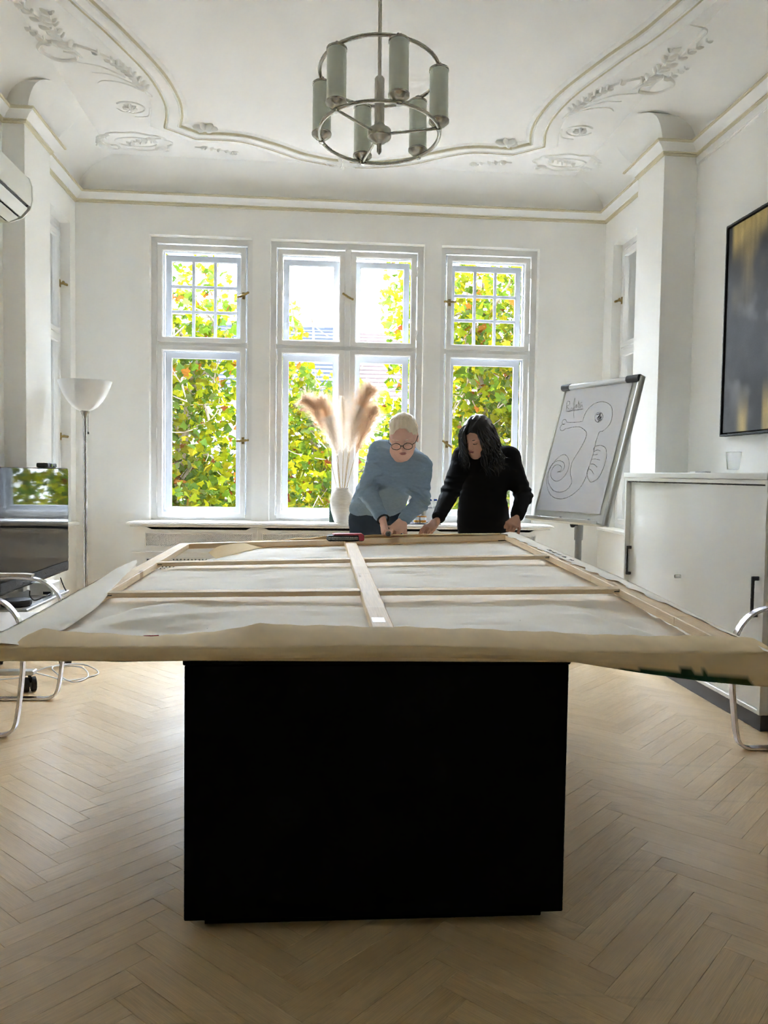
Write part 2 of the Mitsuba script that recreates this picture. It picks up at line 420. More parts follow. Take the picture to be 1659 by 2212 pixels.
def inset(d):
    P = np.array(ROOM); n = len(P); out = []
    for i in range(n):
        a, b = nrm(P[i] - P[i - 1]), nrm(P[(i + 1) % n] - P[i])
        out.append(P[i] + d * (np.array([-a[1], a[0]]) + np.array([-b[1], b[0]])))
    return np.array(out)

def perimeter_sweep(prof):
    P = np.array([np.column_stack([inset(d), np.full(len(ROOM), z)]) for d, z in prof]); n = len(ROOM)
    return cat_([grid_mesh(np.stack([P[:, (j + 1) % n], P[:, j]], 1)) for j in range(n)])     # one strip per wall, so corners stay sharp

wb = mbox(-2.4, 2.95, YB, YB + .34, -.05, 4.0)
for a, b in WIN: wb = wb - mbox(a, b, YB - .1, YB + .5, SILL, HEAD)
add('wall_back', from_man(wb), 'm_wall', kind='structure', label='white plastered wall with three tall windows')
wl = mbox(-2.4, -2.06, -3.9, 5.46, -.05, 4.0) + mbox(-2.4, -1.919, 5.455, 5.95, -.05, 4.0) + (mbox(-2.4, -2.044, 5.9, YB + .1, -.05, 4.0) - mbox(-2.6, -1.99, SIDE[0][0], SIDE[0][1], .79, 3.245))
add('wall_left', from_man(wl), 'm_wall', kind='structure', label='white left wall with pilaster and window niche')
wr = mbox(2.615, 2.95, -3.9, 5.46, -.05, 4.0) + mbox(2.376, 2.95, 5.456, 5.91, -.05, 4.0) + (mbox(2.518, 2.95, 5.9, YB + .1, -.05, 4.0) - mbox(2.45, 3.1, SIDE[1][0], SIDE[1][1], .79, 3.225))
add('wall_right', from_man(wr), 'm_wall', kind='structure', label='white right wall with pilaster and window niche')
add('wall_front', box(-2.4, 2.95, -3.9, -3.6, -.05, 4.0), 'm_wall', kind='structure', label='white wall behind the viewer')

cove = [(.03 + .31 * (1 - math.cos(a)), 3.53 + (CEIL - 3.53) * math.sin(a)) for a in np.linspace(0, math.pi / 2, 12)]
def cove_loop(d, z):
    # the pilasters' jogs fade out towards the ceiling, where the cove ends on a plain rectangle
    w = smooth01((d - .02) / .30); J = inset(d); S = np.array(ROOM)
    S[:, 0] = np.where(S[:, 0] < 0, -2.0 + d, 2.46 - d)
    for i, (x, y) in enumerate(ROOM):
        if y < 0: S[i, 1] = y + d
        elif y > 6.9: S[i, 1] = y - d
    return np.column_stack([J * (1 - w) + S * w, np.full(len(ROOM), z)])
def smooth01(t): t = min(1, max(0, t)); return t * t * (3 - 2 * t)
CL = np.array([cove_loop(d, z) for d, z in [(-.02, 3.53)] + cove])
cm = cat_([grid_mesh(np.stack([CL[:, (j + 1) % len(ROOM)], CL[:, j]], 1)) for j in range(len(ROOM))])
flat = extrude(sg.Polygon([(-1.66, -3.26), (2.12, -3.26), (2.12, YB - .34), (-1.66, YB - .34)]), .25); flat.apply_translation((0, 0, CEIL))
add('ceiling', cat_(cm, flat, box(-2.6, 3.1, -3.9, YB + .5, 4.0, 4.2)), 'm_ceiling', smooth=35, kind='structure', label='white stucco ceiling with a rounded cove')
add('cornice_band', perimeter_sweep([(-.01, 3.462), (.013, 3.463), (.018, 3.470), (.014, 3.476), (.02, 3.480), (.021, 3.487), (0, 3.49)]), 'm_band', parent='ceiling', smooth=40, label='beige painted band under the cornice')
add('cornice', perimeter_sweep([(-.01, 3.486), (.022, 3.487), (.030, 3.490), (.036, 3.500), (.050, 3.513), (.072, 3.522), (.076, 3.528), (.0, 3.535)]), 'm_trim', parent='ceiling', smooth=40, label='white moulded cornice')
add('cornice_band', perimeter_sweep([(0, 3.527), (.076, 3.528), (.086, 3.531), (.090, 3.538), (.086, 3.545), (.080, 3.548), (.02, 3.551)]), 'm_band', parent='ceiling', smooth=40, label='beige bead on top of the cornice')
add('picture_rail', cat_(bev(2.600, 2.616, -3.5, 5.452, 3.412, 3.462, .002), bev(2.606, 2.617, -3.5, 5.452, 3.404, 3.412, .001)), 'm_trim', parent='wall_right')
for k, (x0, x1) in enumerate(((-2.06, -2.04), (2.597, 2.615))):
    add('baseboard_' + ('left', 'right')[k], bev(x0, x1, -3.6, 5.455, 0, .12, .004), 'm_trim', kind='structure', label='white baseboard along the wall')

# ceiling moulding: a curved frame of two beads with a flat band between
half = [(1.67, 4.55), (1.52, 5.0), (1.39, 5.45), (1.35, 5.80), (1.365, 6.05), (1.42, 6.28)]
backc = [(1.25, 6.43), (.93, 6.435), (.70, 6.55), (.40, 6.76), (0, 6.86)]
KZ = (CEIL - 1.23) / (3.85 - 1.23)
CX = 0.275
def frame_path():
    side = spline([(1.80, -.1), (1.78, 2.2), (1.76, 3.9)] + half, 10)
    bk = spline(backc + [(-x, y) for x, y in backc[-2::-1]], 10)
    pts = np.vstack([side, bk, side[::-1] * [-1, 1]])
    return np.column_stack([pts[:, 0] * KZ + CX, pts[:, 1] * KZ])
FP = frame_path()
def offset_poly(P, d):
    t = np.diff(P, axis=0); t /= np.linalg.norm(t, axis=1, keepdims=True)
    n = np.column_stack([-t[:, 1], t[:, 0]])
    out = [P[0] + n[0] * d]
    for i in range(1, len(P) - 1):
        m = n[i - 1] + n[i]; m = m / max(m @ m / 2, .35); out.append(P[i] + m * d)
    out.append(P[-1] + n[-1] * d)
    return np.array(out)
def ceil_band(prof):
    loops = [np.column_stack([offset_poly(FP, d), np.full(len(FP), CEIL - h)]) for d, h in prof]
    return grid_mesh(np.array(loops))
def bead(c, r, h): return [(c + r * math.cos(a), h * math.sin(a)) for a in np.linspace(0, math.pi, 7)]
add('moulding', ceil_band([(.100, -.002), (.085, .006), (.05, .016), (.0, .018), (-.05, .016), (-.062, .010), (-.10, .006), (-.16, -.002)]), 'm_ceiling', parent='ceiling', smooth=40, label='curved raised stucco frame')
for c in (.062, .047, -.030, -.045):
    add('bead', ceil_band([(c - .009, .004)] + bead(c, .0085, .026)[::-1] + [(c + .009, .004)]), 'm_band' if c in (.062, -.045) else 'm_trim', parent='ceiling', smooth=50)

# stucco ornaments
def ribbon(pts, r0, r1, rmid=None, n=8):
    p = spline(pts, n); s = np.linspace(0, 1, len(p)); r = r0 + (r1 - r0) * s
    if rmid: r = r + (rmid - (r0 + r1) / 2) * np.sin(math.pi * s)
    m = tube(np.column_stack([p, np.zeros(len(p))]), r, 7, up=(0, 0, 1.0)); m.vertices[:, 2] *= 1.25; return m
def lobe(x, y, a, l, w, h=.012):
    m = sphere((0, 0, 0), 1, 1, (l / 2, w / 2, h * 1.7)); c, s = math.cos(a), math.sin(a)
    m.vertices = m.vertices @ np.array([[c, s, 0], [-s, c, 0], [0, 0, 1]]) + np.array([x + c * l / 2, y + s * l / 2, 0]); return m
def acanthus(pts, w=.05, n=6, flip=1):
    p = spline(pts, 6); out = [ribbon(pts, .009, .004)]
    t = np.gradient(p, axis=0)
    for i in np.linspace(2, len(p) - 2, n).astype(int):
        a = math.atan2(t[i][1], t[i][0]); k = 1 - .5 * i / len(p)
        out += [lobe(p[i][0], p[i][1], a + .75 * flip, w * 1.25 * k, w * .42 * k, .014), lobe(p[i][0], p[i][1], a - .75 * flip, w * k, w * .38 * k, .012)]
    return out
def scroll(c, r, turns=1.4, a0=0, d=1):
    t = np.linspace(0, 1, 26); a = a0 + d * turns * 2 * math.pi * t; q = r * (1 - .8 * t)
    return ribbon(np.column_stack([c[0] + q * np.cos(a), c[1] + q * np.sin(a)]), .012, .006, n=2)
def ornaments(side):
    """right-hand ornaments, coordinates relative to the centre line"""
    o = []
    o.append(('leaf_spray', acanthus([(1.66, 5.12), (1.72, 4.86), (1.70, 4.62)], .09, 7) + acanthus([(1.72, 4.9), (1.80, 4.66), (1.86, 4.5)], .06, 5) + [ribbon([(1.80, 4.55), (1.80, 4.42), (1.68, 4.38)], .010, .004)]))
    o.append(('scroll', [ribbon([(1.22, 5.42), (1.42, 5.20), (1.62, 5.14), (1.72, 5.22), (1.66, 5.34), (1.54, 5.34), (1.52, 5.27), (1.58, 5.24)], .007, .010, .014)] + acanthus([(1.60, 5.2), (1.66, 5.10), (1.70, 5.0)], .05, 4)))
    o.append(('rocaille', acanthus([(1.18, 5.86), (1.26, 5.55), (1.42, 5.30)], .075, 9, -1) + [ribbon([(1.30, 5.62), (1.42, 5.50), (1.56, 5.46)], .008, .004), ribbon([(1.25, 5.72), (1.38, 5.60), (1.50, 5.58)], .007, .004), ribbon([(1.22, 5.80), (1.33, 5.70), (1.45, 5.68), (1.5, 5.72)], .007, .004)]))
    o.append(('rosette', [ribbon([(1.36 + .10 * math.cos(a), 5.93 + .085 * math.sin(a)) for a in np.linspace(.3, 5.6, 12)], .006, .008, n=3)] + [lobe(1.36, 5.93, a, .055, .024, .016) for a in np.arange(7) * .9] + [ribbon([(1.22, 5.92), (1.26, 6.05), (1.36, 6.08)], .008, .004)]))
    sh = [(1.44 + .26 * (1 + .10 * abs(math.sin(4.5 * a))) * math.cos(a), 6.33 + .15 * (1 + .12 * abs(math.sin(4.5 * a))) * math.sin(a)) for a in np.linspace(0, 2 * math.pi, 64)]
    sh2 = [(1.43 + .16 * math.cos(a), 6.34 + .085 * math.sin(a)) for a in np.linspace(.4, 6.2, 24)]
    o.append(('shell', [ribbon(sh, .009, .009, n=1), ribbon(sh2, .007, .007, n=1)] + acanthus([(1.22, 6.24), (1.36, 6.30), (1.50, 6.36)], .06, 6) + acanthus([(1.60, 6.22), (1.70, 6.32), (1.74, 6.42)], .05, 5) + [scroll((1.62, 6.44), .05), scroll((1.24, 6.46), .05, d=-1)]))
    o.append(('spray', acanthus([(1.10, 6.40), (.96, 6.42), (.78, 6.48)], .045, 6) + [scroll((.80, 6.47), .035)]))
    SH = {'leaf_spray': (.10, 0), 'scroll': (.27, -.19), 'rocaille': (.25, -.28), 'rosette': (.26, -.16), 'shell': (.28, .02), 'spray': (.17, 0)}
    out = []
    for n, ms in o:
        g = cat_(ms); g.vertices[:, :2] += SH[n]; out.append((n, g))
    return out
for side in (1, -1):
    for n, m in ornaments(side):
        m = m.copy(); m.vertices[:, 0] = CX + side * m.vertices[:, 0] * .985; m.vertices[:, 2] = CEIL + .001 - m.vertices[:, 2] * 1.0
        add(n, m, 'm_ceiling', parent='ceiling', smooth=50)
    cs = cat_([lobe(0, 0, a, .11, .045, .028) for a in (0.3, 1.2, 2.3, 3.3, 4.4, 5.4)] + [scroll((0, 0), .05)])
    cs.vertices = cs.vertices * [.85, .55, -.55] + [CX + side * 1.33 * KZ - side * .16, 6.25 * KZ + .02, CEIL - .016]
    add('corner_leaf', cs, 'm_ceiling', parent='ceiling', smooth=50)
cen = cat_([scroll((.07, 0), .06, 1.3, 2.6, 1), scroll((-.07, 0), .06, 1.3, .5, -1)] + acanthus([(0, .05), (0, -.02), (0, -.13)], .07, 5) + [lobe(0, .02, a, .10, .04) for a in (.4, 1.57, 2.7)])
cen.vertices = cen.vertices * [1.2, 1.0, -1] + [CX - .10, 6.86 * KZ - .01, CEIL - .015]
add('cartouche', cen, 'm_ceiling', parent='ceiling', smooth=50)

# floor: herringbone oak blocks, each block a part
PW, NL = 0.0775, 7
FO = np.array([0.746, 1.844])
def plank_mesh(s, b, horizontal, idx, tone):
    g = .0004; L = NL * PW
    if horizontal: u0, u1, v0, v1 = s * PW + g, s * PW + L - g, b * PW + g, (b + 1) * PW - g
    else: u0, u1, v0, v1 = s * PW + g, (s + 1) * PW - g, b * PW + g, b * PW + L - g
    c = .0005
    ring = lambda d: [(u0 + d, v0 + d), (u1 - d, v0 + d), (u1 - d, v1 - d), (u0 + d, v1 - d)]
    P, UV = [], []
    r2 = math.sqrt(.5); dz = (tone - .5) * .0004
    for pts, z in ((ring(0), -.010), (ring(0), -c + dz), (ring(c), dz)):
        for u, v in pts:
            P.append((FO[0] + (u - v) * r2, FO[1] + (u + v) * r2, z))
            al, ac = (u - u0, v - v0) if horizontal else (v - v0, u - u0)
            UV.append((al, idx * 10.0 + 1.0 + ac))
    f = []
    for k in (0, 4):
        for j in range(4):
            a, b2 = k + j, k + (j + 1) % 4; f += [[a, b2, b2 + 4], [a, b2 + 4, a + 4]]
    f += [[8, 9, 10], [8, 10, 11]]
    return np.array(P), np.array(f), np.array(UV)
blocks = {}
R = 90
for a in range(-R, R):
    for b in range(-R, R):
        s = (a - b) % (2 * NL)
        key = (a - s, b, True) if s < NL else (a, b - (2 * NL - 1 - s), False)
        blocks[key] = 1
rng = np.random.default_rng(5)
pl = []
for (s, b, hz) in sorted(blocks):
    m = (s + NL / 2, b + .5) if hz else (s + .5, b + NL / 2)
    x, y = FO[0] + (m[0] - m[1]) * PW * math.sqrt(.5), FO[1] + (m[0] + m[1]) * PW * math.sqrt(.5)
    if -2.3 < x < 2.9 and -3.9 < y < 7.2: pl.append((s, b, hz, x, y))
def seen(x, y):
    z = -1.23; cy, sy, cp, sp = math.cos(YAW), math.sin(YAW), math.cos(PITCH), math.sin(PITCH)
    X, Y = cy * x - sy * y, sy * x + cy * y; D, Z = cp * Y - sp * z, sp * Y + cp * z
    if D < .3: return 9e9
    u, v = 829.5 + 1720 * X / D, 1106 - 1720 * Z / D
    under = 400 < u < 1222 and 1420 < v < 1975
    return D + (0 if (-120 < u < 1780 and 1400 < v < 2330) and not under else 1000)
pl.sort(key=lambda q: seen(q[3], q[4]))
rest_v, rest_f, rest_uv, nv = [], [], [], 0
add('floor', box(-2.4, 2.95, -3.9, YB + .3, -.06, -.006), 'm_joint', kind='structure', label='herringbone oak parquet floor')
for i, (s, b, hz, x, y) in enumerate(pl):
    P, f, UV = plank_mesh(s, b, hz, i, rng.random())
    P[:, 0] = np.clip(P[:, 0], -2.06, 2.615)
    if i < 300: add('plank', TM(P, f), 'm_plank', parent='floor', uv=UV)
    else: rest_v.append(P); rest_f.append(f + nv); rest_uv.append(UV); nv += len(P)
add('parquet', TM(np.vstack(rest_v), np.vstack(rest_f)), 'm_plank', parent='floor', uv=np.vstack(rest_uv), kind='stuff')

# ------------------------------------------------------------------ windows: local (a along, d outward, z)
def ring_bars(a0, a1, z0, z1, w, d0, d1, b=.004):
    return cat_(bev(a0, a1, d0, d1, z1 - w, z1, b), bev(a0, a1, d0, d1, z0, z0 + w, b), bev(a0, a0 + w, d0, d1, z0, z1, b), bev(a1 - w, a1, d0, d1, z0, z1, b))
def quad_ad(a0, a1, z0, z1, d):
    return TM([(a0, d, z0), (a1, d, z0), (a1, d, z1), (a0, d, z1)], [[0, 1, 2], [0, 2, 3]])
def espagnolette(a, z, ang):
    """brass lever of two knobbed arms"""
    c, s = math.cos(ang), math.sin(ang)
    p = lambda t, d: (a + t * c, d, z + t * s)
    return cat_(cyl((a, .062, z), (a, .03, z), .009, 10), tube([p(-.045, .02), p(-.02, .028), p(0, .03), p(.02, .028), p(.045, .02)], [.008, .011, .008, .011, .008], 8),
                sphere(p(-.046, .02), .011, 1), sphere(p(.046, .02), .011, 1), bev(a - .012, a + .012, .055, .062, z - .03, z + .03, .002))
def build_window(n, a0, a1, z0, z1, M, sashes, label, handles, hinges, muntins=True, seal=0.0):
    key = f'window_{n}'
    labels[key] = {'label': label, 'kind': 'structure'}
    A = lambda name, m, mat, parent=key, **k: add(name, xf(m, M), mat, parent=parent, **k)
    w = .05
    fr = [ring_bars(a0 - .002, a1 + .002, z0 - .002, z1 + .002, .052, .078, .13)]
    fr.append(bev(a0, a1, .080, .13, 2.300, 2.350, .004))
    A('frame', cat_(fr), 'm_window')
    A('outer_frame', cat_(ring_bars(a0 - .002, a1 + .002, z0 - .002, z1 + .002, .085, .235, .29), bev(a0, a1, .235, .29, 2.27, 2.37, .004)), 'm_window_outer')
    for (s0, s1) in sashes:
        for (q0, q1, top) in ((2.337, 3.155, True), (.826, 2.310, False)):
            k = A('inner_sash', ring_bars(s0, s1, q0, q1, .042, .062, .105), 'm_window')
            A('moulding', ring_bars(s0 + .036, s1 - .036, q0 + .036, q1 - .036, .010, .070, .098, .003), 'm_window', parent=k)
            A('pane', quad_ad(s0 + .04, s1 - .04, q0 + .04, q1 - .04, .09), 'm_pane', parent=k)
            o0, o1 = s0 + .042, s1 - .042
            p0, p1 = (2.358, 3.112) if top else (.862, 2.272)
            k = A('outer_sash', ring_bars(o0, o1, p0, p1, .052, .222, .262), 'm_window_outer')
            if top and muntins:
                g0, g1, h0, h1 = o0 + .05, o1 - .05, p0 + .05, p1 - .05
                mt = [bev(g0 + (g1 - g0) * t - .013, g0 + (g1 - g0) * t + .013, .228, .256, h0 - .005, h1 + .005, .003) for t in (1 / 3, 2 / 3)]
                mt += [bev(g0 - .005, g1 + .005, .229, .255, h0 + (h1 - h0) * t - .013, h0 + (h1 - h0) * t + .013, .003) for t in (1 / 3, 2 / 3)]
                A('muntins', cat_(mt), 'm_window_outer', parent=k)
                for i in range(3):
                    for j in range(3):
                        A('pane', quad_ad(g0 + (g1 - g0) * i / 3 + .004, g0 + (g1 - g0) * (i + 1) / 3 - .004, h0 + (h1 - h0) * j / 3 + .004, h0 + (h1 - h0) * (j + 1) / 3 - .004, .242), 'm_pane', parent=k)
            else:
                A('pane', quad_ad(o0 + .045, o1 - .045, p0 + .045, p1 - .045, .242), 'm_pane', parent=k)
    if len(sashes) == 2:
        for q0, q1 in ((2.335, 3.168), (.826, 2.300)):
            A('cover_strip', bev(sashes[0][1] + .001 - .002, sashes[1][0] + .001, .045, .10, q0, q1, .006), 'm_window')
    for a, z, ang in handles: A('handle', espagnolette(a, z, ang), 'm_brass')
    for a, z in hinges: A('hinge', cat_(cyl((a, .060, z - .045), (a, .060, z - .002), .006, 8), cyl((a, .060, z + .002), (a, .060, z + .045), .006, 8)), 'm_trim')
    return key
MB_ = mat4((0, YB, 0), (1, 0, 0), (0, 1, 0), (0, 0, 1))
build_window(1, *WIN[0], SILL, HEAD, MB_, [(-1.382, -.633)], 'tall white box window left of the central pair, nine small panes on top', [(-.652, 2.745, .45), (-.650, 1.50, .1)], [(-1.386, z) for z in (3.02, 2.45, 2.2, 1.55, 1.0)])
build_window(2, *WIN[1], SILL, HEAD, MB_, [(-.360, .219), (.273, .845)], 'wide white double window in the middle of the wall', [(.246, 2.76, -.5)], [(a, z) for a in (-.366, .851) for z in (3.0, 2.45, 2.20, 1.45, .98)], muntins=False)
build_window(3, *WIN[2], SILL, HEAD, MB_, [(1.120, 1.863)], 'tall white box window behind the person in black, nine small panes on top', [(1.142, 2.745, 0), (1.140, 1.50, -.6)], [(1.867, z) for z in (3.02, 2.45, 2.2, 1.55, 1.0)])
ML = mat4((-2.044, 0, 0), (0, 1, 0), (-1, 0, 0), (0, 0, 1))
build_window(4, *SIDE[0], .79, 3.245, ML, [(SIDE[0][0] + .05, SIDE[0][1] - .05)], 'narrow white side window in the left niche', [(SIDE[0][1] - .07, 2.74, 0), (SIDE[0][1] - .07, 1.5, 0)], [])
MR = mat4((2.518, 0, 0), (0, 1, 0), (1, 0, 0), (0, 0, 1))
build_window(5, *SIDE[1], .79, 3.225, MR, [(SIDE[1][0] + .05, SIDE[1][1] - .05)], 'narrow white side window in the right niche', [(SIDE[1][1] - .07, 2.74, 0), (SIDE[1][1] - .07, 1.5, 0)], [])
add('window_sill', bev(-2.05, -1.985, 5.96, 6.86, .765, .795, .006), 'm_trim', parent='wall_left')
add('window_sill', bev(2.455, 2.53, 5.915, 6.83, .762, .792, .006), 'm_trim', parent='wall_right')

# ------------------------------------------------------------------ radiator cover under the windows
rc = thing('radiator_cover', 'long white radiator cover with perforated grilles and moulded top under the windows', 'radiator cover')
GR = [(-1.408, -.544), (-.449, .909), (1.004, 1.868)]
body = mbox(-1.51, 1.975, 6.70, YB + .002, 0, .787)
body = body - mbox(-1.47, 1.935, 6.72, YB + .1, .03, .775)
for a, b in GR:
    body = body - mbox(a, b, 6.6, 6.8, .610, .709)
    body = body - mbox(a, b, 6.6, 6.8, .10, .50)
    sl = sg.Polygon([(a, .767), (b, .767), (b - .045, .745), (a + .045, .745)])
    em = extrude(sl, .3)
    mm = manifold3d.Manifold(manifold3d.Mesh(vert_properties=np.array(em.vertices, np.float32), tri_verts=np.array(em.faces, np.uint32)))
    body = body - mm.rotate([90, 0, 0]).translate([0, 6.9, 0])
bm = from_man(body)
mould = [bev(-1.535, 2.0, 6.684, 6.72, .766, .787, .006), bev(-1.525, 1.99, 6.688, 6.705, .550, .566, .004), bev(-1.53, 1.995, 6.683, 6.71, 0, .09, .006), bev(-.4975, -.4945, 6.696, 6.702, .09, .76, .001), bev(.955, .958, 6.696, 6.702, .09, .76, .001)]
add('body', cat_(bm, mould), 'm_trim', parent=rc)
add('backing', box(-1.47, 1.935, 6.86, 6.88, .03, .775), 'm_darkgrey', parent=rc, label='dark radiator behind the grilles')
slab = mbox(-1.555, 2.02, 6.66, YB + .001, .787, .805)
for a, b in WIN: slab = slab + mbox(a, b, YB - .01, YB + .09, .787, .806)
for a, b in GR: slab = slab - mbox(a + .02, b - .02, 6.80, 6.812, .7, .9)
add('top_slab', cat_(from_man(slab), bev(-1.56, 2.025, 6.652, 6.672, .786, .800, .006)), 'm_trim', parent=rc)
def lattice(x0, x1, z0, z1, y, pitch=.0150, w=.0056, th=.003):
    """diagonal perforated sheet: two families of 45 degree strips clipped to the rectangle"""
    out = []
    for sgn in (1, -1):
        c = z0 - (x1 if sgn > 0 else -x0) - .0; lo = (z0 - x1, z1 - x0) if sgn > 0 else (z0 + x0, z1 + x1)
        for k in np.arange(lo[0], lo[1], pitch):
            pts = []
            for x in (x0, x1):
                z = k + sgn * x
                if z0 <= z <= z1: pts.append((x, z))
            for z in (z0, z1):
                x = (z - k) * sgn
                if x0 < x < x1: pts.append((x, z))
            if len(pts) >= 2:
                (xa, za), (xb, zb) = pts[0], pts[1]
                d = math.hypot(xb - xa, zb - za)
                if d < .004: continue
                nx, nz = -(zb - za) / d * w / 2, (xb - xa) / d * w / 2
                v = [(xa + nx, y, za + nz), (xa - nx, y, za - nz), (xb - nx, y, zb - nz), (xb + nx, y, zb + nz)]
                v += [(p[0], y + th, p[2]) for p in v]
                out.append((v, [[0, 1, 2], [0, 2, 3], [0, 4, 5], [0, 5, 1], [2, 6, 7], [2, 7, 3], [4, 6, 5], [4, 7, 6]]))
    V = np.vstack([o[0] for o in out]); F = np.vstack([np.array(o[1]) + 8 * i for i, o in enumerate(out)])
    return TM(V, F)
for a, b in GR:
    add('grille', lattice(a, b, .610, .709, 6.712), 'm_trim', parent=rc)
    add('grille', lattice(a, b, .10, .50, 6.712, .030, .0112), 'm_trim', parent=rc)
    add('grille_frame', cat_(ring_bars(a - .012, b + .012, .598, .721, .012, 6.694, 6.71, .003), ring_bars(a - .012, b + .012, .088, .512, .012, 6.694, 6.71, .003)), 'm_trim', parent=rc)

# ------------------------------------------------------------------ table
tb = thing('conference_table', 'black block-shaped conference table carrying the big canvas', 'table')
MTB = rotz(-.011, (0.171, 2.09, 0))
add('base', xf(bev(-.513, .513, 0, 2.30, .035, .722, .003), MTB), 'm_black', parent=tb)
add('plinth', xf(bev(-.465, .465, .045, 2.25, 0, .036, .002), MTB), 'm_black', parent=tb)
add('table_top', xf(bev(-.517, .517, -.003, 2.45, .722, .7395, .003), MTB), 'm_black', parent=tb)

# ------------------------------------------------------------------ canvas lying face down
cv = thing('canvas', 'huge unstretched painting lying face down on the table, wooden stretcher frame and loose raw cloth', 'canvas')
X0, X1, Y0, Y1 = -.835, 1.235, 2.072, 4.930
def lift(x, y):
    s = np.clip((np.asarray(y) - Y0) / (Y1 - Y0), 0, 1.05); t = (np.asarray(x) - X0) / (X1 - X0)
    return s * (.015 + .075 * t) - .019 * np.clip(t, 0, 1) ** 1.5 * np.clip(1 - s * 2.6, 0, 1)
def bent(m, rot=None):
    m.vertices[:, 2] += lift(m.vertices[:, 0], m.vertices[:, 1]); return m
def bar(x0, x1, y0, y1, z0=.744, z1=.775, seg=6):
    m = bev(x0, x1, y0, y1, z0, z1, .003)
    return bent(m)
BW = .066
add('stretcher_bar', bar(X0 + BW, X1 - BW, Y0, Y0 + BW), 'm_pine_x', parent=cv)
add('stretcher_bar', bar(X0 + BW, X1 - BW, Y1 - BW, Y1), 'm_pine_x', parent=cv)
add('stretcher_bar', bar(X0, X0 + BW, Y0, Y1), 'm_pine_y', parent=cv)
for ya, yb in ((Y0, 2.50), (2.501, 3.30), (3.301, Y1)):
    add('stretcher_bar', bar(X1 - BW, X1, ya, yb, .742 if ya > 2.4 else .744), 'm_pine_y', parent=cv)
for yc in (3.005, 3.945):
    for xa, xb in ((X0 + BW - .004, .166), (.232, X1 - BW + .004)):
        add('cross_bar', bar(xa, xb, yc - .031, yc + .031, .755, .774), 'm_pine_x', parent=cv)
for ya, yb in ((Y0 + BW, 3.40), (3.401, Y1 - BW)):
    add('brace', bar(.166, .232, ya, yb, .745, .7765), 'm_pine_y', parent=cv)
    
add('label', bent(bev(.172, .212, 2.40, 2.47, .7765, .7775, .0003)), 'm_white', parent=cv, label='small white sticker on the middle brace')
for x in (X0 + BW + .002, X1 - BW - .022):
    for yc in (3.005, 3.945):
        add('staple', bent(bev(x, x + .02, yc - .0325, yc - .0305, .763, .7665, .0005)), 'm_darkgrey', parent=cv)

# cloth under the bars
nx, ny = 150, 210
gx, gy = np.linspace(X0 + .02, X1 - .015, nx), np.linspace(Y0 + .01, Y1 - .02, ny)
GX, GY = np.meshgrid(gx, gy, indexing='ij')
# the loose far left corner: the cloth's edge runs diagonally
def cut_x(y): return np.interp(y, [2.0, 3.70, 3.90, 4.10, 4.35, 4.66, 4.80, 4.93], [-.815, -.815, -.80, -.66, -.55, -.44, -.38, -.30])
cx = cut_x(GY)
GX = cx + (GX - GX[0]) / (GX[-1] - GX[0]) * (GX[-1] - cx)
P3 = np.stack([GX, GY, np.zeros_like(GX)], -1)
bz = .7415
over = np.clip((np.abs(GX - .172) - .52) / .3, 0, 1)             # beyond the table edge the cloth is free
wr = meshkit.fbm(np.stack([GX * 2.2, GY * 9.0, GX * 0], -1), 4) - .5
wr2 = meshkit.fbm(np.stack([GX * 5.0, GY * 22.0, GX * 0 + 4], -1), 3) - .5
Z = bz + lift(GX, GY) * np.clip((GY - 2.2) / 2, 0, 1) * .9 + .020 * wr + .008 * wr2
bay = np.abs(((GY - 2.105) / .945) % 1 - .5) * 2                      # 1 at the bars
def bump(x, y, sx, sy, a=0.0):
    c, s = math.cos(a), math.sin(a); dx, dy = GX - x, GY - y
    return np.exp(-((dx * c + dy * s) / sx) ** 2 - ((-dx * s + dy * c) / sy) ** 2)
Z += .020 * bump(.93, 2.74, .16, .13) - .030 * bump(1.08, 2.62, .055, .22, .35) + .022 * bump(1.03, 2.50, .035, .18, .45) - .022 * bump(1.13, 2.90, .05, .10) + .016 * bump(.86, 2.52, .06, .2, .5) - .012 * bump(.76, 2.60, .05, .18, .6)
Z += .022 * bump(-.62, 2.78, .05, .20, -.75) - .030 * bump(-.72, 2.70, .05, .22, -.5) + .016 * bump(-.48, 2.62, .04, .26, -1.0) - .010 * bump(-.35, 2.52, .04, .3, -1.1)
Z += .012 * bump(.5, 4.5, .5, .06, .15) - .015 * bump(.75, 4.62, .4, .10, .12)
belly = np.clip((GX - .68) / .5, 0, 1) * np.clip((3.0 - GY) / .9, 0, 1)
Z -= belly * .055
top = .741 + lift(GX, GY)
Z = np.where(bay > .90, np.minimum(Z, top - .001), np.minimum(Z, top + .018 * (1 - bay)))
inside = np.clip((.52 - np.abs(GX - .172)) / .02, 0, 1) * np.clip((4.52 - GY) / .02, 0, 1)
Z = np.maximum(Z, np.where(inside > 0, .7402, -1))
P3[..., 2] = Z
add('cloth', sheet(P3, .0009), 'm_linen', parent=cv, smooth=True, label='cream back of the canvas cloth')
Zfront = Z[:, 0]

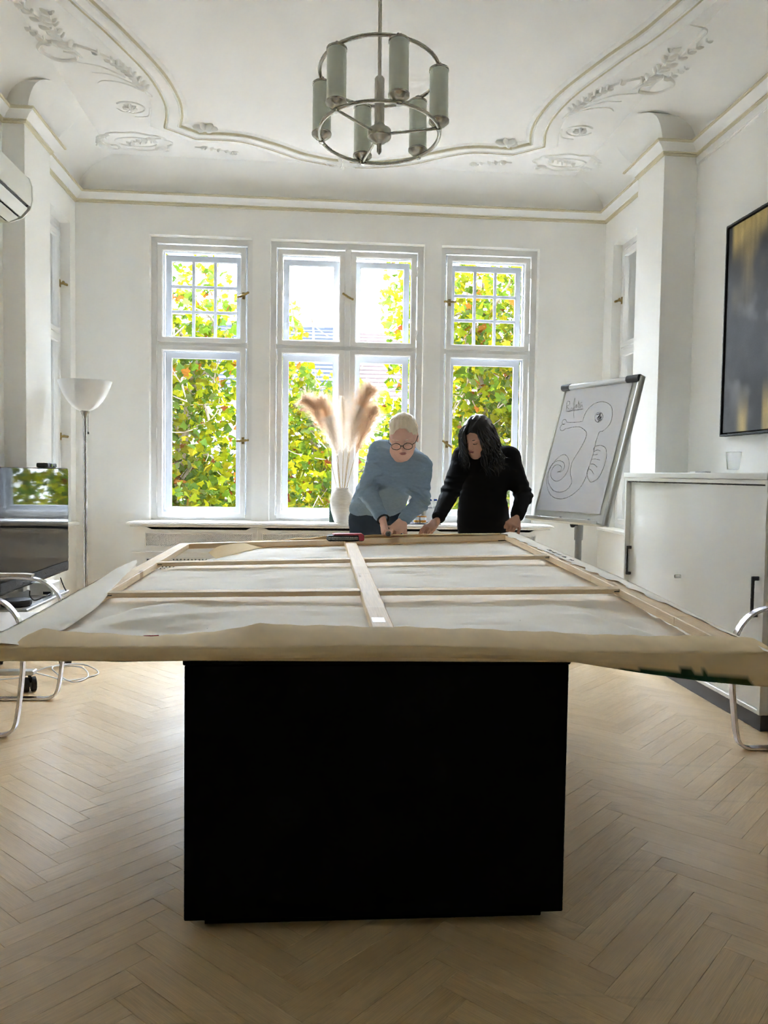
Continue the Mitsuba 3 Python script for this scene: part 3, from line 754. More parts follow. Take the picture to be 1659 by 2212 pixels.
# loose turned edge along the diagonal and behind the far bar
ys = np.linspace(4.33, 4.86, 22); e = []
for i, y in enumerate(ys):
    x = float(cut_x(y)); t = i / 21
    h = .050 * math.sin(math.pi * min(1, .15 + t * .85)) ** .7 + .004 * math.sin(9 * t)
    z = .745 + float(lift(x, y))
    e.append([(x + .02, y - .008, z - .002), (x - .006, y + .004, z + h * .5), (x - .022 - .02 * t, y + .012, z + h)])
add('turned_edge', sheet(np.array(e), .0009), 'm_raw', parent=cv, smooth=True, label='tan turned up edge of the cloth')
xs = np.linspace(-.50, 1.14, 70); e = []
for i, x in enumerate(xs):
    zt = float(np.interp(x, [-.5, -.466, -.311, -.127, .101, .418, .796, 1.14], [.775, .786, .806, .825, .842, .853, .861, .868]))
    b = .775 + float(lift(x, Y1)); zt = max(zt + .0025 * math.sin(40 * x) * (x < .4), b + .002); w = float(np.interp(x, [-.5, 0, .42, 1.14], [.0, .006, .02, .045]))
    e.append([(x, Y1 + .004, b - .045), (x, Y1 + .008, b - .015), (x, Y1 + .007, .6 * zt + .4 * b), (x, Y1 - .004 - w * .3, zt), (x + .004, Y1 - .012 - w, zt - .002 + .002 * math.sin(23 * x))])
add('far_flap', sheet(np.array(e), .0009), 'm_raw', parent=cv, smooth=True, label='tan cloth rolled over the far bar')

# front flap and hanging front face, with the painted lower part at the right
FE = np.array([(-.90, .756), (-.843, .766), (-.77, .784), (-.728, .801), (-.662, .794), (-.601, .789), (-.479, .781), (-.355, .784), (-.281, .793), (-.206, .804), (-.155, .813), (-.054, .811), (.073, .806), (.189, .805), (.411, .799), (.543, .794), (.704, .786), (.853, .779), (.99, .777), (1.141, .776), (1.225, .772), (1.30, .765)])
FB = np.array([(-.9, .742), (-.336, .742), (-.194, .747), (.18, .747), (.516, .742), (.676, .736), (.772, .720), (.876, .703), (.967, .690), (1.059, .677), (1.166, .666), (1.30, .655)])
FF = np.array([(-.9, .776), (-.336, .777), (-.051, .779), (.18, .778), (.515, .772), (.692, .764), (1.30, .754)])
xs = np.linspace(-.855, 1.262, 170); rows, cols = [], []
grn = np.array([.012, .10, .06]); grn2 = np.array([.14, .16, .03])
for x in xs:
    ze, zb, zf_ = (float(np.interp(x, q[:, 0], q[:, 1])) for q in (FE, FB, FF))
    ze += .0015 * math.sin(31 * x) + .001 * math.sin(77 * x + 1)
    zb2 = zb; sag = max(0, x - .68) / .55
    yb = 2.064 + .004 * math.sin(6 * x)
    r = [(x, 2.19 + .004, ze - .004), (x, 2.19, ze), (x, 2.15, ze * .55 + zf_ * .45 + .004), (x, 2.105, ze * .25 + zf_ * .75 + .003), (x, 2.078, zf_ + .0015), (x, 2.071, zf_ + .0005), (x, yb + .0008, zf_ - .003), (x, yb, zf_ - .006)]
    for t in (.2, .4, .6, .8, .93): r.append((x, yb - .006 * math.sin(math.pi * t) * (1 + sag) , zf_ - .006 + (zb2 - zf_ + .006) * t))
    r += [(x, yb + .006, zb2), (x, yb + .03 + .02 * sag, zb2 - .002 - .004 * sag), (x, yb + .10, zb2 + .002), (x, yb + .22, min(.7385, zb2 + .02 + .3 * (.738 - zb2)))]
    if abs(x - .172) < .525: r = r[:-3] + [(x, yb + .012, zb2), (x, yb + .016, zb2 + .001), (x, yb + .02, zb2 + .002)]
    rows.append(r)
rows = np.array(rows)
nn = meshkit.noise(np.stack([rows[..., 0] * 14, rows[..., 2] * 60, rows[..., 1] * 20], -1))
for i, r in enumerate(rows):
    x = r[0][0]; cc = []
    wv = meshkit.fbm(np.column_stack([r[:, 0] * 30, r[:, 2] * 160, r[:, 1] * 40]), 3)
    wv2 = meshkit.fbm(np.column_stack([r[:, 0] * 4, r[:, 2] * 40, r[:, 1] * 4]), 3)
    for k, q in enumerate(r):
        base = np.array([.74, .60, .39]) * (.9 + .2 * wv[k]) * (1 - .12 * max(0, wv2[k] - .5))
        lowt = (q[2] - np.interp(x, FB[:, 0], FB[:, 1]))
        hi = np.interp(x, [.80, .86, .95, 1.08, 1.17, 1.20], [0, .010, .024, .030, .022, 0])
        if .80 < x < 1.20 and (k >= 13 or lowt < hi + .006 * (wv[k] - .5)) and k > 7:
            base = (grn * (1 - wv[k]) + grn2 * max(0, wv[k] - .45) * (1.0 if x > 1.0 else .4)) * 1.0
            if x > 1.12: base = base * .6 + grn2 * .3
        cc.append(base)
    cols.append(cc)
def cloth_strip(name, P, C, label):
    m = sheet(P, .0009); c = np.array(C).reshape(-1, 3)
    return add(name, m, 'm_paint_cloth', parent=cv, smooth=True, color=np.vstack([c, c]), label=label)
cloth_strip('front_flap', rows, cols, 'tan cloth folded over the front bar, green paint along its sagging right end')
add('stain', bent(sheet(np.array([[(x, 2.186, float(np.interp(x, FE[:, 0], FE[:, 1])) + .0022 - dz * .9) for dz in (0.0, .006 + .004 * math.sin(30 * x))] for x in np.linspace(-.465, -.425, 12)]), .0004)), 'm_red', parent=cv, label='small red paint stain on the flap')

# left flap: wide cloth folded over the left bar
LY = [2.05, 2.28, 2.44, 2.71, 2.91, 3.17, 3.40, 3.68, 3.95]
LI = [-.735, -.744, -.741, -.747, -.760, -.784, -.81, -.838, -.872]
ys = np.linspace(2.085, 3.95, 90); e = []
for i, y in enumerate(ys):
    xi = float(np.interp(y, LY, LI)); xo = -.872 - .010 * math.sin(2.2 * y); zz = .777 + float(lift(-.83, y)); t = (y - 2.05) / 1.9
    wob = .004 * math.sin(17 * y) + .003 * math.sin(41 * y + 1); puff = .010 + .012 * math.exp(-((y - 3.55) / .22) ** 2)
    r = [(X0 - .004, y, .744), (xo + .012, y, .748), (xo, y, .765), (xo + .008, y, zz + .006)]
    for s in (.25, .5, .75, 1.0): r.append((xo + (xi - xo) * s, y, zz + puff * math.sin(math.pi * min(1, s * .8 + .1)) + wob * s * (1 - .3 * s)))
    r.append((xi + .003, y, zz - .002 - .018 * min(1, max(0, (3.1 - y) / .3)) * min(1, max(0, (y - 2.2) / .2))))
    e.append(r)
add('side_flap', sheet(np.array(e), .0009), 'm_linen', parent=cv, smooth=True, label='cream cloth folded wide over the left bar')
# right flap: strip standing along the outer edge of the right bar
ys = np.linspace(2.06, 4.935, 120); e = []
for y in ys:
    zt = .775 + float(lift(X1, y)); w = float(np.interp(y, [2.06, 2.6, 2.8, 3.1, 3.3, 4.0, 4.9], [.004, .008, .02, .030, .045, .05, .075])); rag = .006 * math.sin(33 * y) + .005 * math.sin(71 * y) + .004 * math.sin(13 * y)
    hb = .744 + float(lift(X1, y)) * .9 - .055 * max(0, (2.9 - y) / .9)
    h = float(np.interp(y, [2.06, 2.4, 2.8, 3.3, 4.2, 4.93], [.002, .004, .012, .012, .010, .008]))
    e.append([(X1 + .002 - .05 * max(0, (2.9 - y) / .9), y, hb), (X1 + .008, y, .5 * hb + .5 * zt), (X1 + .010, y, zt - .002), (X1 + .006, y, zt + h), (X1 - .3 * w, y, zt + .006 + h * .6), (X1 - w + rag * min(1, w * 25), y, zt + .004 + .003 * math.sin(29 * y))])
add('side_flap', sheet(np.array(e), .0009), 'm_linen', parent=cv, smooth=True, label='pale cloth folded over the right bar, pencil writing near its far end')
ink = []
for y, amp in ((4.05, .010), (3.97, .012), (3.89, .008), (3.80, .011), (3.70, .007)):
    t = np.linspace(0, 1, 14); yy = y - t * .055
    ink.append(tube(np.column_stack([X1 - .032 + amp * np.sin(t * 15 + y * 9), yy, [.775 + float(lift(X1, q)) + .0105 for q in yy]]), .0007, 5))
add('pencil_writing', cat_(ink), 'm_ink', parent=cv)

tc = thing('tool_case', 'flat red and black case lying on the middle brace of the frame', 'case')
zc_ = .780 + float(lift(.17, 4.72))
Mc = rotz(.10, (.165, 4.74, zc_))
add('case_body', xf(bev(-.105, .105, -.045, .045, .0, .034, .006), Mc), 'm_blackmatte', parent=tc)
add('case_lid', xf(cat_(bev(-.070, .110, -.035, .052, .030, .044, .006), bev(.075, .112, -.047, .050, .002, .040, .006)), Mc), 'm_red', parent=tc)
for z in (.013, .022): add('stripe', xf(bev(-.103, .074, -.0465, -.044, z, z + .0022, .0005), Mc), 'm_white', parent=tc)

# ------------------------------------------------------------------ chandelier
ch = thing('chandelier', 'nickel ring chandelier with six opal glass tubes hanging from the ceiling', 'chandelier')
CY, CZ, CR = 3.70, 2.775, .274
tl = math.radians(5.5)
MC = mat4((.264, CY, CZ), (1, 0, 0), (0, math.cos(tl), -math.sin(tl)), (0, math.sin(tl), math.cos(tl)))
def C(name, m, mat, **k): return add(name, xf(m, MC), mat, parent=ch, smooth=40, **k)
C('ring', torus((0, 0, 0), CR, .0085), 'm_nickel'); C('ring', torus((0, 0, .288), CR, .0085), 'm_nickel')
C('rod', cyl((0, 0, .02), (0, 0, 1.05), .0085, 14), 'm_nickel')
C('sleeve', cat_(lathe([(0, .046), (.0225, .046), (.0225, .26), (.018, .268), (0, .268)], 24), lathe([(0, .045), (.026, .043), (.026, .032), (0, .030)], 24)), 'm_nickel')
C('hub', lathe([(0, .020), (.052, .020), (.054, .016), (.054, -.012), (.050, -.018), (.044, -.020), (.030, -.034), (.020, -.040), (.012, -.046), (.010, -.060), (.011, -.064), (.011, -.080), (0, -.096)], 32), 'm_nickel')
C('canopy', lathe([(0, .90), (.05, .90), (.06, .925), (.06, .97), (0, .97)], 32), 'm_nickel')
for a in (223, 343, 103):
    a = math.radians(a); C('spoke', cyl((.05 * math.cos(a), .05 * math.sin(a), 0), (CR * math.cos(a), CR * math.sin(a), 0), .0065, 10), 'm_nickel')
for k in range(6):
    a = math.radians(43 + 60 * k); c, s = math.cos(a), math.sin(a); o = (CR * c, CR * s, 0)
    g = C('glass_tube', lathe([(0, .268), (.038, .268), (.0425, .262), (.0425, .036), (.038, .030), (0, .030)], 28, o), 'm_opal')
    C('cap', lathe([(0, .276), (.040, .275), (.045, .271), (.045, .262), (.0428, .262)], 28, o), 'm_nickel')
    C('holder', lathe([(.0428, .038), (.046, .036), (.046, .028), (.040, .022), (.030, .012), (.022, .008), (.014, .004), (0, .002)], 28, o), 'm_nickel')
    for z in (0, .288):
        b = bev(-.011, .011, -.012, .012, z - .012, z + .012, .003); b = xf(b, mat4(o, (c, s, 0), (-s, c, 0), (0, 0, 1)))
        C('clip', b, 'm_nickel')

# ------------------------------------------------------------------ floor lamp
fl = thing('floor_lamp', 'slim chrome floor lamp with a white glass bowl shade in the left corner', 'floor lamp')
o = (-1.668, 5.90, 0)
add('base', lathe([(0, 0), (.14, 0), (.14, .012), (.13, .02), (.02, .026), (0, .026)], 40, o), 'm_chrome', parent=fl, smooth=35)
add('pole', lathe([(0, .02), (.0125, .02), (.0125, 1.62), (0, 1.62)], 18, o), 'm_chrome', parent=fl, smooth=35)
add('socket', lathe([(0, 1.60), (.016, 1.60), (.018, 1.615), (.030, 1.640), (.030, 1.652), (0, 1.652)], 24, o), 'm_nickel', parent=fl, smooth=35)
pr_ = [(.028, 1.650), (.055, 1.658), (.090, 1.682), (.122, 1.722), (.148, 1.766), (.170, 1.815), (.1855, 1.862)]
add('shade', lathe(pr_ + [(r - .004, z) for r, z in pr_[::-1]], 48, o), 'm_lampwhite', parent=fl, smooth=True)
add('pull_cord', cat_(cyl((-1.640, 5.88, 1.645), (-1.640, 5.88, 1.50), .0012, 6), sphere((-1.640, 5.88, 1.492), .007, 1, (1, 1, 1.4))), 'm_darkgrey', parent=fl)

# ------------------------------------------------------------------ television on a rolling stand
tv = thing('television', 'large black glossy television standing sideways at the left wall', 'television')
TX, TY0, TY1 = -1.70, 4.40, 5.612
n = 24
a = np.linspace(0, 1, n); ya = TY0 + (TY1 - TY0) * a; bow = .010 * (4 * (a - .5) ** 2)
add('bezel', cat_(bev(TX - .05, TX, TY0, TY1, .537, 1.238, .006), bev(TX - .09, TX - .045, TY0 + .2, TY1 - .2, .65, 1.1, .02)), 'm_screen', parent=tv)
sc = np.array([[(TX + .0015 + b, y, z) for z in (.622, 1.225)] for y, b in zip(np.linspace(TY0 + .012, TY1 - .022, n), .002 + 0 * bow)])
add('screen', sheet(sc[:, ::-1], .003), 'm_screen', parent=tv, smooth=False)
sp = lattice(TY0 + .02, TY1 - .02, .552, .606, 0, .012, .0045, .003)
add('speaker_grille', xf(sp, mat4((TX + .006, 0, 0), (0, 1, 0), (-1, 0, 0), (0, 0, 1))), 'm_darkgrey', parent=tv)
wc = thing('webcam', 'small black camera bar clipped on top of the television', 'camera')
add('camera_body', bev(-1.755, -1.685, 5.15, 5.33, 1.2385, 1.268, .006), 'm_blackmatte', parent=wc)
add('lens', cyl((-1.686, 5.22, 1.254), (-1.680, 5.22, 1.254), .010, 14), 'm_screen', parent=wc)
ts = thing('television_stand', 'grey rolling television stand with shelf and black twin castors', 'tv stand')
for y in (4.50, 5.12):
    add('foot', bev(-2.02, -1.545, y - .03, y + .03, .095, .120, .004), 'm_alu', parent=ts)
    for x in (-1.575, -1.99):
        for dx in (-.019, .019):
            ca, sa = math.cos(.55), math.sin(.55)
            w = cyl((x + (dx - .011) * ca, y + (dx - .011) * sa, .040), (x + (dx + .011) * ca, y + (dx + .011) * sa, .040), .040, 22); add('castor_wheel', w, 'm_blackmatte', parent=ts, smooth=30)
        add('castor_stem', cat_(cyl((x, y, .05), (x, y, .096), .009, 10), bev(x - .008, x + .008, y - .010, y + .014, .050, .080, .004)), 'm_blackmatte', parent=ts)
    add('column', bev(-1.85, -1.815, y - .03, y + .03, .12, 1.05, .004), 'm_alu', parent=ts)
    add('bracket', bev(-1.818, TX - .088, y - .04, y + .04, .70, 1.0, .004), 'm_darkgrey', parent=ts)
add('shelf', bev(-1.98, -1.565, 4.44, 5.18, .448, .466, .004), 'm_grey', parent=ts)
pk = thing('speakerphone', 'round black conference speaker on the shelf under the television', 'speaker')
add('speaker_body', lathe([(0, .4665), (.072, .4665), (.080, .474), (.082, .492), (.076, .503), (.055, .506), (0, .506)], 36, (-1.665, 4.56, 0)), 'm_blackmatte', parent=pk, smooth=35)
dv = thing('media_box', 'white device box with a printed label on the stand shelf', 'box')
add('box_body', bev(-1.72, -1.585, 4.92, 5.06, .4665, .545, .004), 'm_white', parent=dv)
add('box_label', bev(-1.64, -1.595, 4.9185, 4.9205, .475, .492, .0005), 'm_ink', parent=dv)
cb = thing('black_cable', 'black cable hanging down behind the television', 'cable')
add('cable_run', tube(spline([(-1.64, 4.70, .53), (-1.64, 4.70, .50), (-1.62, 4.72, .472), (-1.58, 4.78, .485), (-1.575, 4.85, .49), (-1.60, 4.90, .472)], 8), .0035, 8), 'm_blackmatte', parent=cb, smooth=True)
add('cable_run', tube(spline([(-1.60, 5.12, .55), (-1.575, 5.10, .50), (-1.56, 5.10, .47)], 8), .0035, 8), 'm_blackmatte', parent=cb, smooth=True)
wcb = thing('white_cable', 'white cable loosely coiled on the floor beside the stand castor', 'cable')
add('cable_run', tube(spline([(-1.95, 4.70, .012), (-1.72, 4.72, .02), (-1.58, 4.86, .05), (-1.42, 4.92, .03), (-1.34, 4.78, .008), (-1.40, 4.66, .010), (-1.55, 4.80, .06), (-1.44, 5.0, .03), (-1.30, 4.86, .008), (-1.42, 4.70, .008), (-1.52, 4.58, .07), (-1.57, 4.53, .10)], 10), .004, 8), 'm_cablewhite', parent=wcb, smooth=True)

# ------------------------------------------------------------------ flat-bar chrome armchairs
def flat_bar(pts, w, th):
    """pts (x, z) of the centre line in a vertical plane, bar of width w along y"""
    p = np.column_stack([np.array(pts)[:, 0], np.zeros(len(pts)), np.array(pts)[:, 1]])
    c = .002
    prof = [(-th / 2, -w / 2 + c), (-th / 2 + c, -w / 2), (th / 2 - c, -w / 2), (th / 2, -w / 2 + c), (th / 2, w / 2 - c), (th / 2 - c, w / 2), (-th / 2 + c, w / 2), (-th / 2, w / 2 - c)]
    t = np.gradient(p, axis=0); t /= np.linalg.norm(t, axis=1, keepdims=True)
    n = np.column_stack([-t[:, 2], t[:, 1] * 0, t[:, 0]]); b = np.tile([0, 1.0, 0], (len(p), 1))
    pf = np.array(prof); m = len(pf)
    v = (p[:, None] + pf[None, :, :1] * n[:, None] + pf[None, :, 1:] * b[:, None]).reshape(-1, 3)
    i, j = np.meshgrid(np.arange(len(p) - 1), np.arange(m), indexing='ij')
    q = np.stack([i * m + j, i * m + (j + 1) % m, (i + 1) * m + (j + 1) % m, (i + 1) * m + j], -1).reshape(-1, 4)
    f = [q[:, [0, 1, 2]], q[:, [0, 2, 3]]]
    for s0 in (0, (len(p) - 1) * m): f.append(np.array([[s0, s0 + k, s0 + k + 1] for k in range(1, m - 1)]))
    return TM(v, np.vstack(f))
# centre line, x forward: arm, front curve, leg, floor runner
AX = spline([(-.52, .655), (-.30, .655), (-.16, .650), (-.075, .615), (-.02, .545), (.0, .46), (.0, .33), (-.012, .20), (-.028, .085), (-.045, .035), (-.085, .010), (-.16, .0085), (-.40, .0085), (-.56, .0085)], 8)
def armchair(label, M, ys, arm):
    k = thing('armchair', label, 'chair', None)
    for y in ys:
        f = flat_bar(AX, .038, .014); f.apply_translation((0, y, 0)); add('frame', xf(f, M), 'm_chrome', parent=k, smooth=35)
        pad = flat_bar(AX[:17], .044, .016); pad.vertices[:, 2] += .0152; pad.apply_translation((0, y, 0)); add('arm_pad', xf(pad, M), 'm_leather', parent=k, smooth=35)
    ym = sum(ys) / 2; w = abs(ys[1] - ys[0]) - .05
    add('seat', xf(bev(-.56, -.06, ym - w / 2, ym + w / 2, .40, .48, .025), M), 'm_leather', parent=k)
    bk = bev(-.035, .035, ym - w / 2, ym + w / 2, 0, .50, .025)
    add('backrest', xf(xf(bk, mat4((-.52, 0, .42), (.98, 0, .2), (0, 1, 0), (-.2, 0, .98))), M), 'm_leather', parent=k)
    add('seat_rail', xf(cat_(cyl((-.30, ys[0], .41), (-.30, ys[1], .41), .010, 10), cyl((-.03, ys[0], .41), (-.03, ys[1], .41), .010, 10)), M), 'm_chrome', parent=k, smooth=35)
    return k
armchair('chrome flat-bar armchair in front of the television stand', mat4((-1.335, 4.03, 0), (1, 0, 0), (0, 1, 0), (0, 0, 1)), (-.30, .30), 0)
armchair('chrome flat-bar armchair in front of the near end of the white cabinet', mat4((1.876, 3.126, 0), (-1, 0, 0), (0, -1, 0), (0, 0, 1)), (-.29, .29), 0)

# ------------------------------------------------------------------ cabinet
cabn = thing('sliding_door_cabinet', 'white sideboard with two sliding doors and black handles along the right wall', 'cabinet')
K0, K1, KX = 3.634, 5.40, 2.14
t = .022
add('body', cat_(bev(KX, 2.60, K0, K0 + t, .088, 1.228, .002), bev(KX, 2.60, K1 - t, K1, .088, 1.228, .002), bev(KX, 2.60, K0 + t, K1 - t, .088, .088 + t, .002), bev(KX, 2.60, K0 + t, K1 - t, 1.206, 1.228, .002), bev(2.585, 2.60, K0 + t, K1 - t, .11, 1.206, .002)), 'm_cabinet', parent=cabn)
add('top', bev(KX - .008, 2.605, K0 - .006, K1 + .014, 1.230, 1.262, .003), 'm_cabinet', parent=cabn)
add('kick', bev(KX + .025, 2.58, K0 + .03, K1 - .02, 0, .088, .002), 'm_kick', parent=cabn, label='dark grey kick plate')
d1 = add('door', bev(KX + .012, KX + .030, K0 + t + .002, 4.53, .112, 1.200, .002), 'm_cabinet', parent=cabn)
d2 = add('door', bev(KX + .034, KX + .052, 4.49, K1 - t - .002, .112, 1.200, .002), 'm_cabinet', parent=cabn)
add('door_track', bev(KX + .01, KX + .06, K0 + t, K1 - t, 1.198, 1.2055, .001), 'm_vent', parent=cabn)
def pull(y, x):
    return cat_(bev(x - .034, x - .022, y - .007, y + .007, .556, .756, .002), bev(x - .03, x + .001, y - .007, y + .007, .556, .576, .002), bev(x - .03, x + .001, y - .007, y + .007, .736, .756, .002))
add('handle', pull(3.705, KX + .012), 'm_blackmatte', parent=d1, label='black bar handle')
add('handle', pull(5.345, KX + .034), 'm_blackmatte', parent=d2, label='black bar handle')
add('lock', cat_(cyl((KX - .014, 4.556, .646), (KX + .036, 4.556, .646), .011, 16)), 'm_nickel', parent=cabn, smooth=35, label='metal lock cylinder')
gl = thing('tumbler', 'empty clear drinking glass on the white sideboard', 'glass')
go = (2.32, 4.29, 1.2625)
add('glass_body', lathe([(0, 0), (.030, 0), (.0325, .003), (.043, .118), (.0415, .1195), (.040, .118), (.0315, .024), (.027, .020), (0, .0195)], 40, go), 'm_glass', parent=gl, smooth=35)
rm = thing('remote_control', 'flat grey and white remote lying on the white sideboard', 'remote control')
add('case', bev(2.26, 2.30, 4.50, 4.62, 1.2625, 1.272, .003), 'm_grey', parent=rm); add('cover', bev(2.262, 2.298, 4.622, 4.70, 1.2625, 1.271, .003), 'm_white', parent=rm)

# ------------------------------------------------------------------ painting on the right wall
pt = thing('painting', 'dark abstract painting with gold glimmers in a thin black frame on the right wall', 'painting')
PY0, PY1, PZ0, PZ1 = 3.45, 4.93, 1.50, 2.825
add('frame', cat_(bev(2.565, 2.612, PY0, PY0 + .012, PZ0, PZ1, .002), bev(2.565, 2.612, PY1 - .012, PY1, PZ0, PZ1, .002), bev(2.565, 2.612, PY0, PY1, PZ0, PZ0 + .012, .002), bev(2.565, 2.612, PY0, PY1, PZ1 - .012, PZ1, .002)), 'm_blackmatte', parent=pt)
add('picture', bev(2.575, 2.610, PY0 + .020, PY1 - .020, PZ0 + .020, PZ1 - .020, .002), 'm_art', parent=pt)

# ------------------------------------------------------------------ air conditioner
ac = thing('air_conditioner', 'white wall air conditioner with open louvres high on the left wall', 'air conditioner')
prof = [(0, .30), (.10, .315), (.165, .305), (.205, .275), (.222, .225), (.224, .14), (.214, .095)]
def prism_y(pts, y0, y1, z0):
    m = extrude(sg.Polygon(pts), y1 - y0); v = m.vertices.copy()
    m.vertices = np.column_stack([-2.06 + v[:, 0], y0 + v[:, 2], z0 + v[:, 1]]); m.invert(); m.fix_normals(); return m
AY0, AY1, AZ = 4.52, 5.36, 2.80
add('casing', prism_y([(0, .02), (0, .30), (.10, .315), (.165, .305), (.20, .28), (.20, .13), (.15, .055), (.06, .012)], AY0 + .012, AY1 - .012, AZ), 'm_ac', parent=ac, smooth=30)
endp = [(0, .0), (0, .302), (.10, .318), (.168, .308), (.210, .278), (.226, .226), (.228, .14), (.214, .085), (.165, .030), (.10, .004), (.05, -.004)]
for y in (AY0, AY1 - .013): add('end_cap', prism_y(endp, y, y + .013, AZ), 'm_ac', parent=ac, smooth=30)
add('front_panel', prism_y([(.165, .304), (.203, .276), (.220, .226), (.222, .14), (.214, .105), (.206, .105), (.206, .225), (.19, .27), (.16, .296)], AY0 + .013, AY1 - .013, AZ), 'm_ac', parent=ac, smooth=30)
add('outlet', prism_y([(.195, .118), (.204, .112), (.158, .050), (.062, .006), (.055, .02), (.15, .062)], AY0 + .014, AY1 - .014, AZ), 'm_vent', parent=ac, label='dark air outlet')
add('louvre', prism_y([(.196, .092), (.203, .086), (.160, .034), (.150, .036)], AY0 + .03, AY1 - .03, AZ), 'm_ac', parent=ac)
add('louvre', prism_y([(.142, .030), (.148, .025), (.085, -.004), (.078, .000)], AY0 + .03, AY1 - .03, AZ), 'm_ac', parent=ac)

# ------------------------------------------------------------------ flip chart
fc = thing('flip_chart', 'white flip chart on a grey stand showing a pencil drawing of a sea creature', 'flip chart')
BL, BR, TL_ = np.array((1.528, 5.509, .931)), np.array((1.793, 4.859, .931)), np.array((1.775, 5.610, 1.864))
er = nrm(BR - BL); eu = nrm(TL_ - BL); en = np.cross(er, eu)      # en faces the room
MF = mat4(BL, er, eu, en)
def Fc(name, m, mat, **k): return add(name, xf(m, MF), mat, parent=k.pop('parent', fc), **k)
Fc('board', bev(-.012, .700, .0, .955, -.020, -.004, .003), 'm_board')
Fc('side_rail', cat_(tube([(.708, -.005, -.012), (.708, .985, -.012)], .021, 16), bev(.684, .700, 0, .955, -.022, .002, .003)), 'm_alu', smooth=35)
Fc('side_rail', bev(-.022, -.008, .0, .96, -.022, .002, .003), 'm_board')
Fc('clip_bar', tube([(-.015, .968, .004), (.69, .968, .004)], .021, 16), 'm_alu', smooth=35)
for x0, x1 in ((-.036, .045), (.605, .712)): Fc('clip_end', cat_(tube([(x0, .969, .005), (x1, .969, .005)], .0245, 16)), 'm_darkgrey', smooth=35)
Fc('tray', cat_(bev(-.045, .69, -.012, .002, -.020, .050, .003), bev(-.045, .69, -.012, .012, .044, .050, .002)), 'm_board')
for x in (.05, .28, .56): Fc('pin', cat_(cyl((x, .022, -.004), (x, .022, .008), .006, 8)), 'm_grey')
pg = np.array([[(x, y, .0015 + .002 * math.sin(3 * x) * (1 - y)) for y in np.linspace(.066, .955, 20)] for x in np.linspace(.005, .648, 16)])
pm = sheet(pg[::-1], .0008); uvp = np.column_stack([pm.vertices[:, 0], pm.vertices[:, 1]])
pad_ = Fc('paper_pad', pm, 'm_paper', smooth=True, uv=uvp, label='ruled paper sheet')
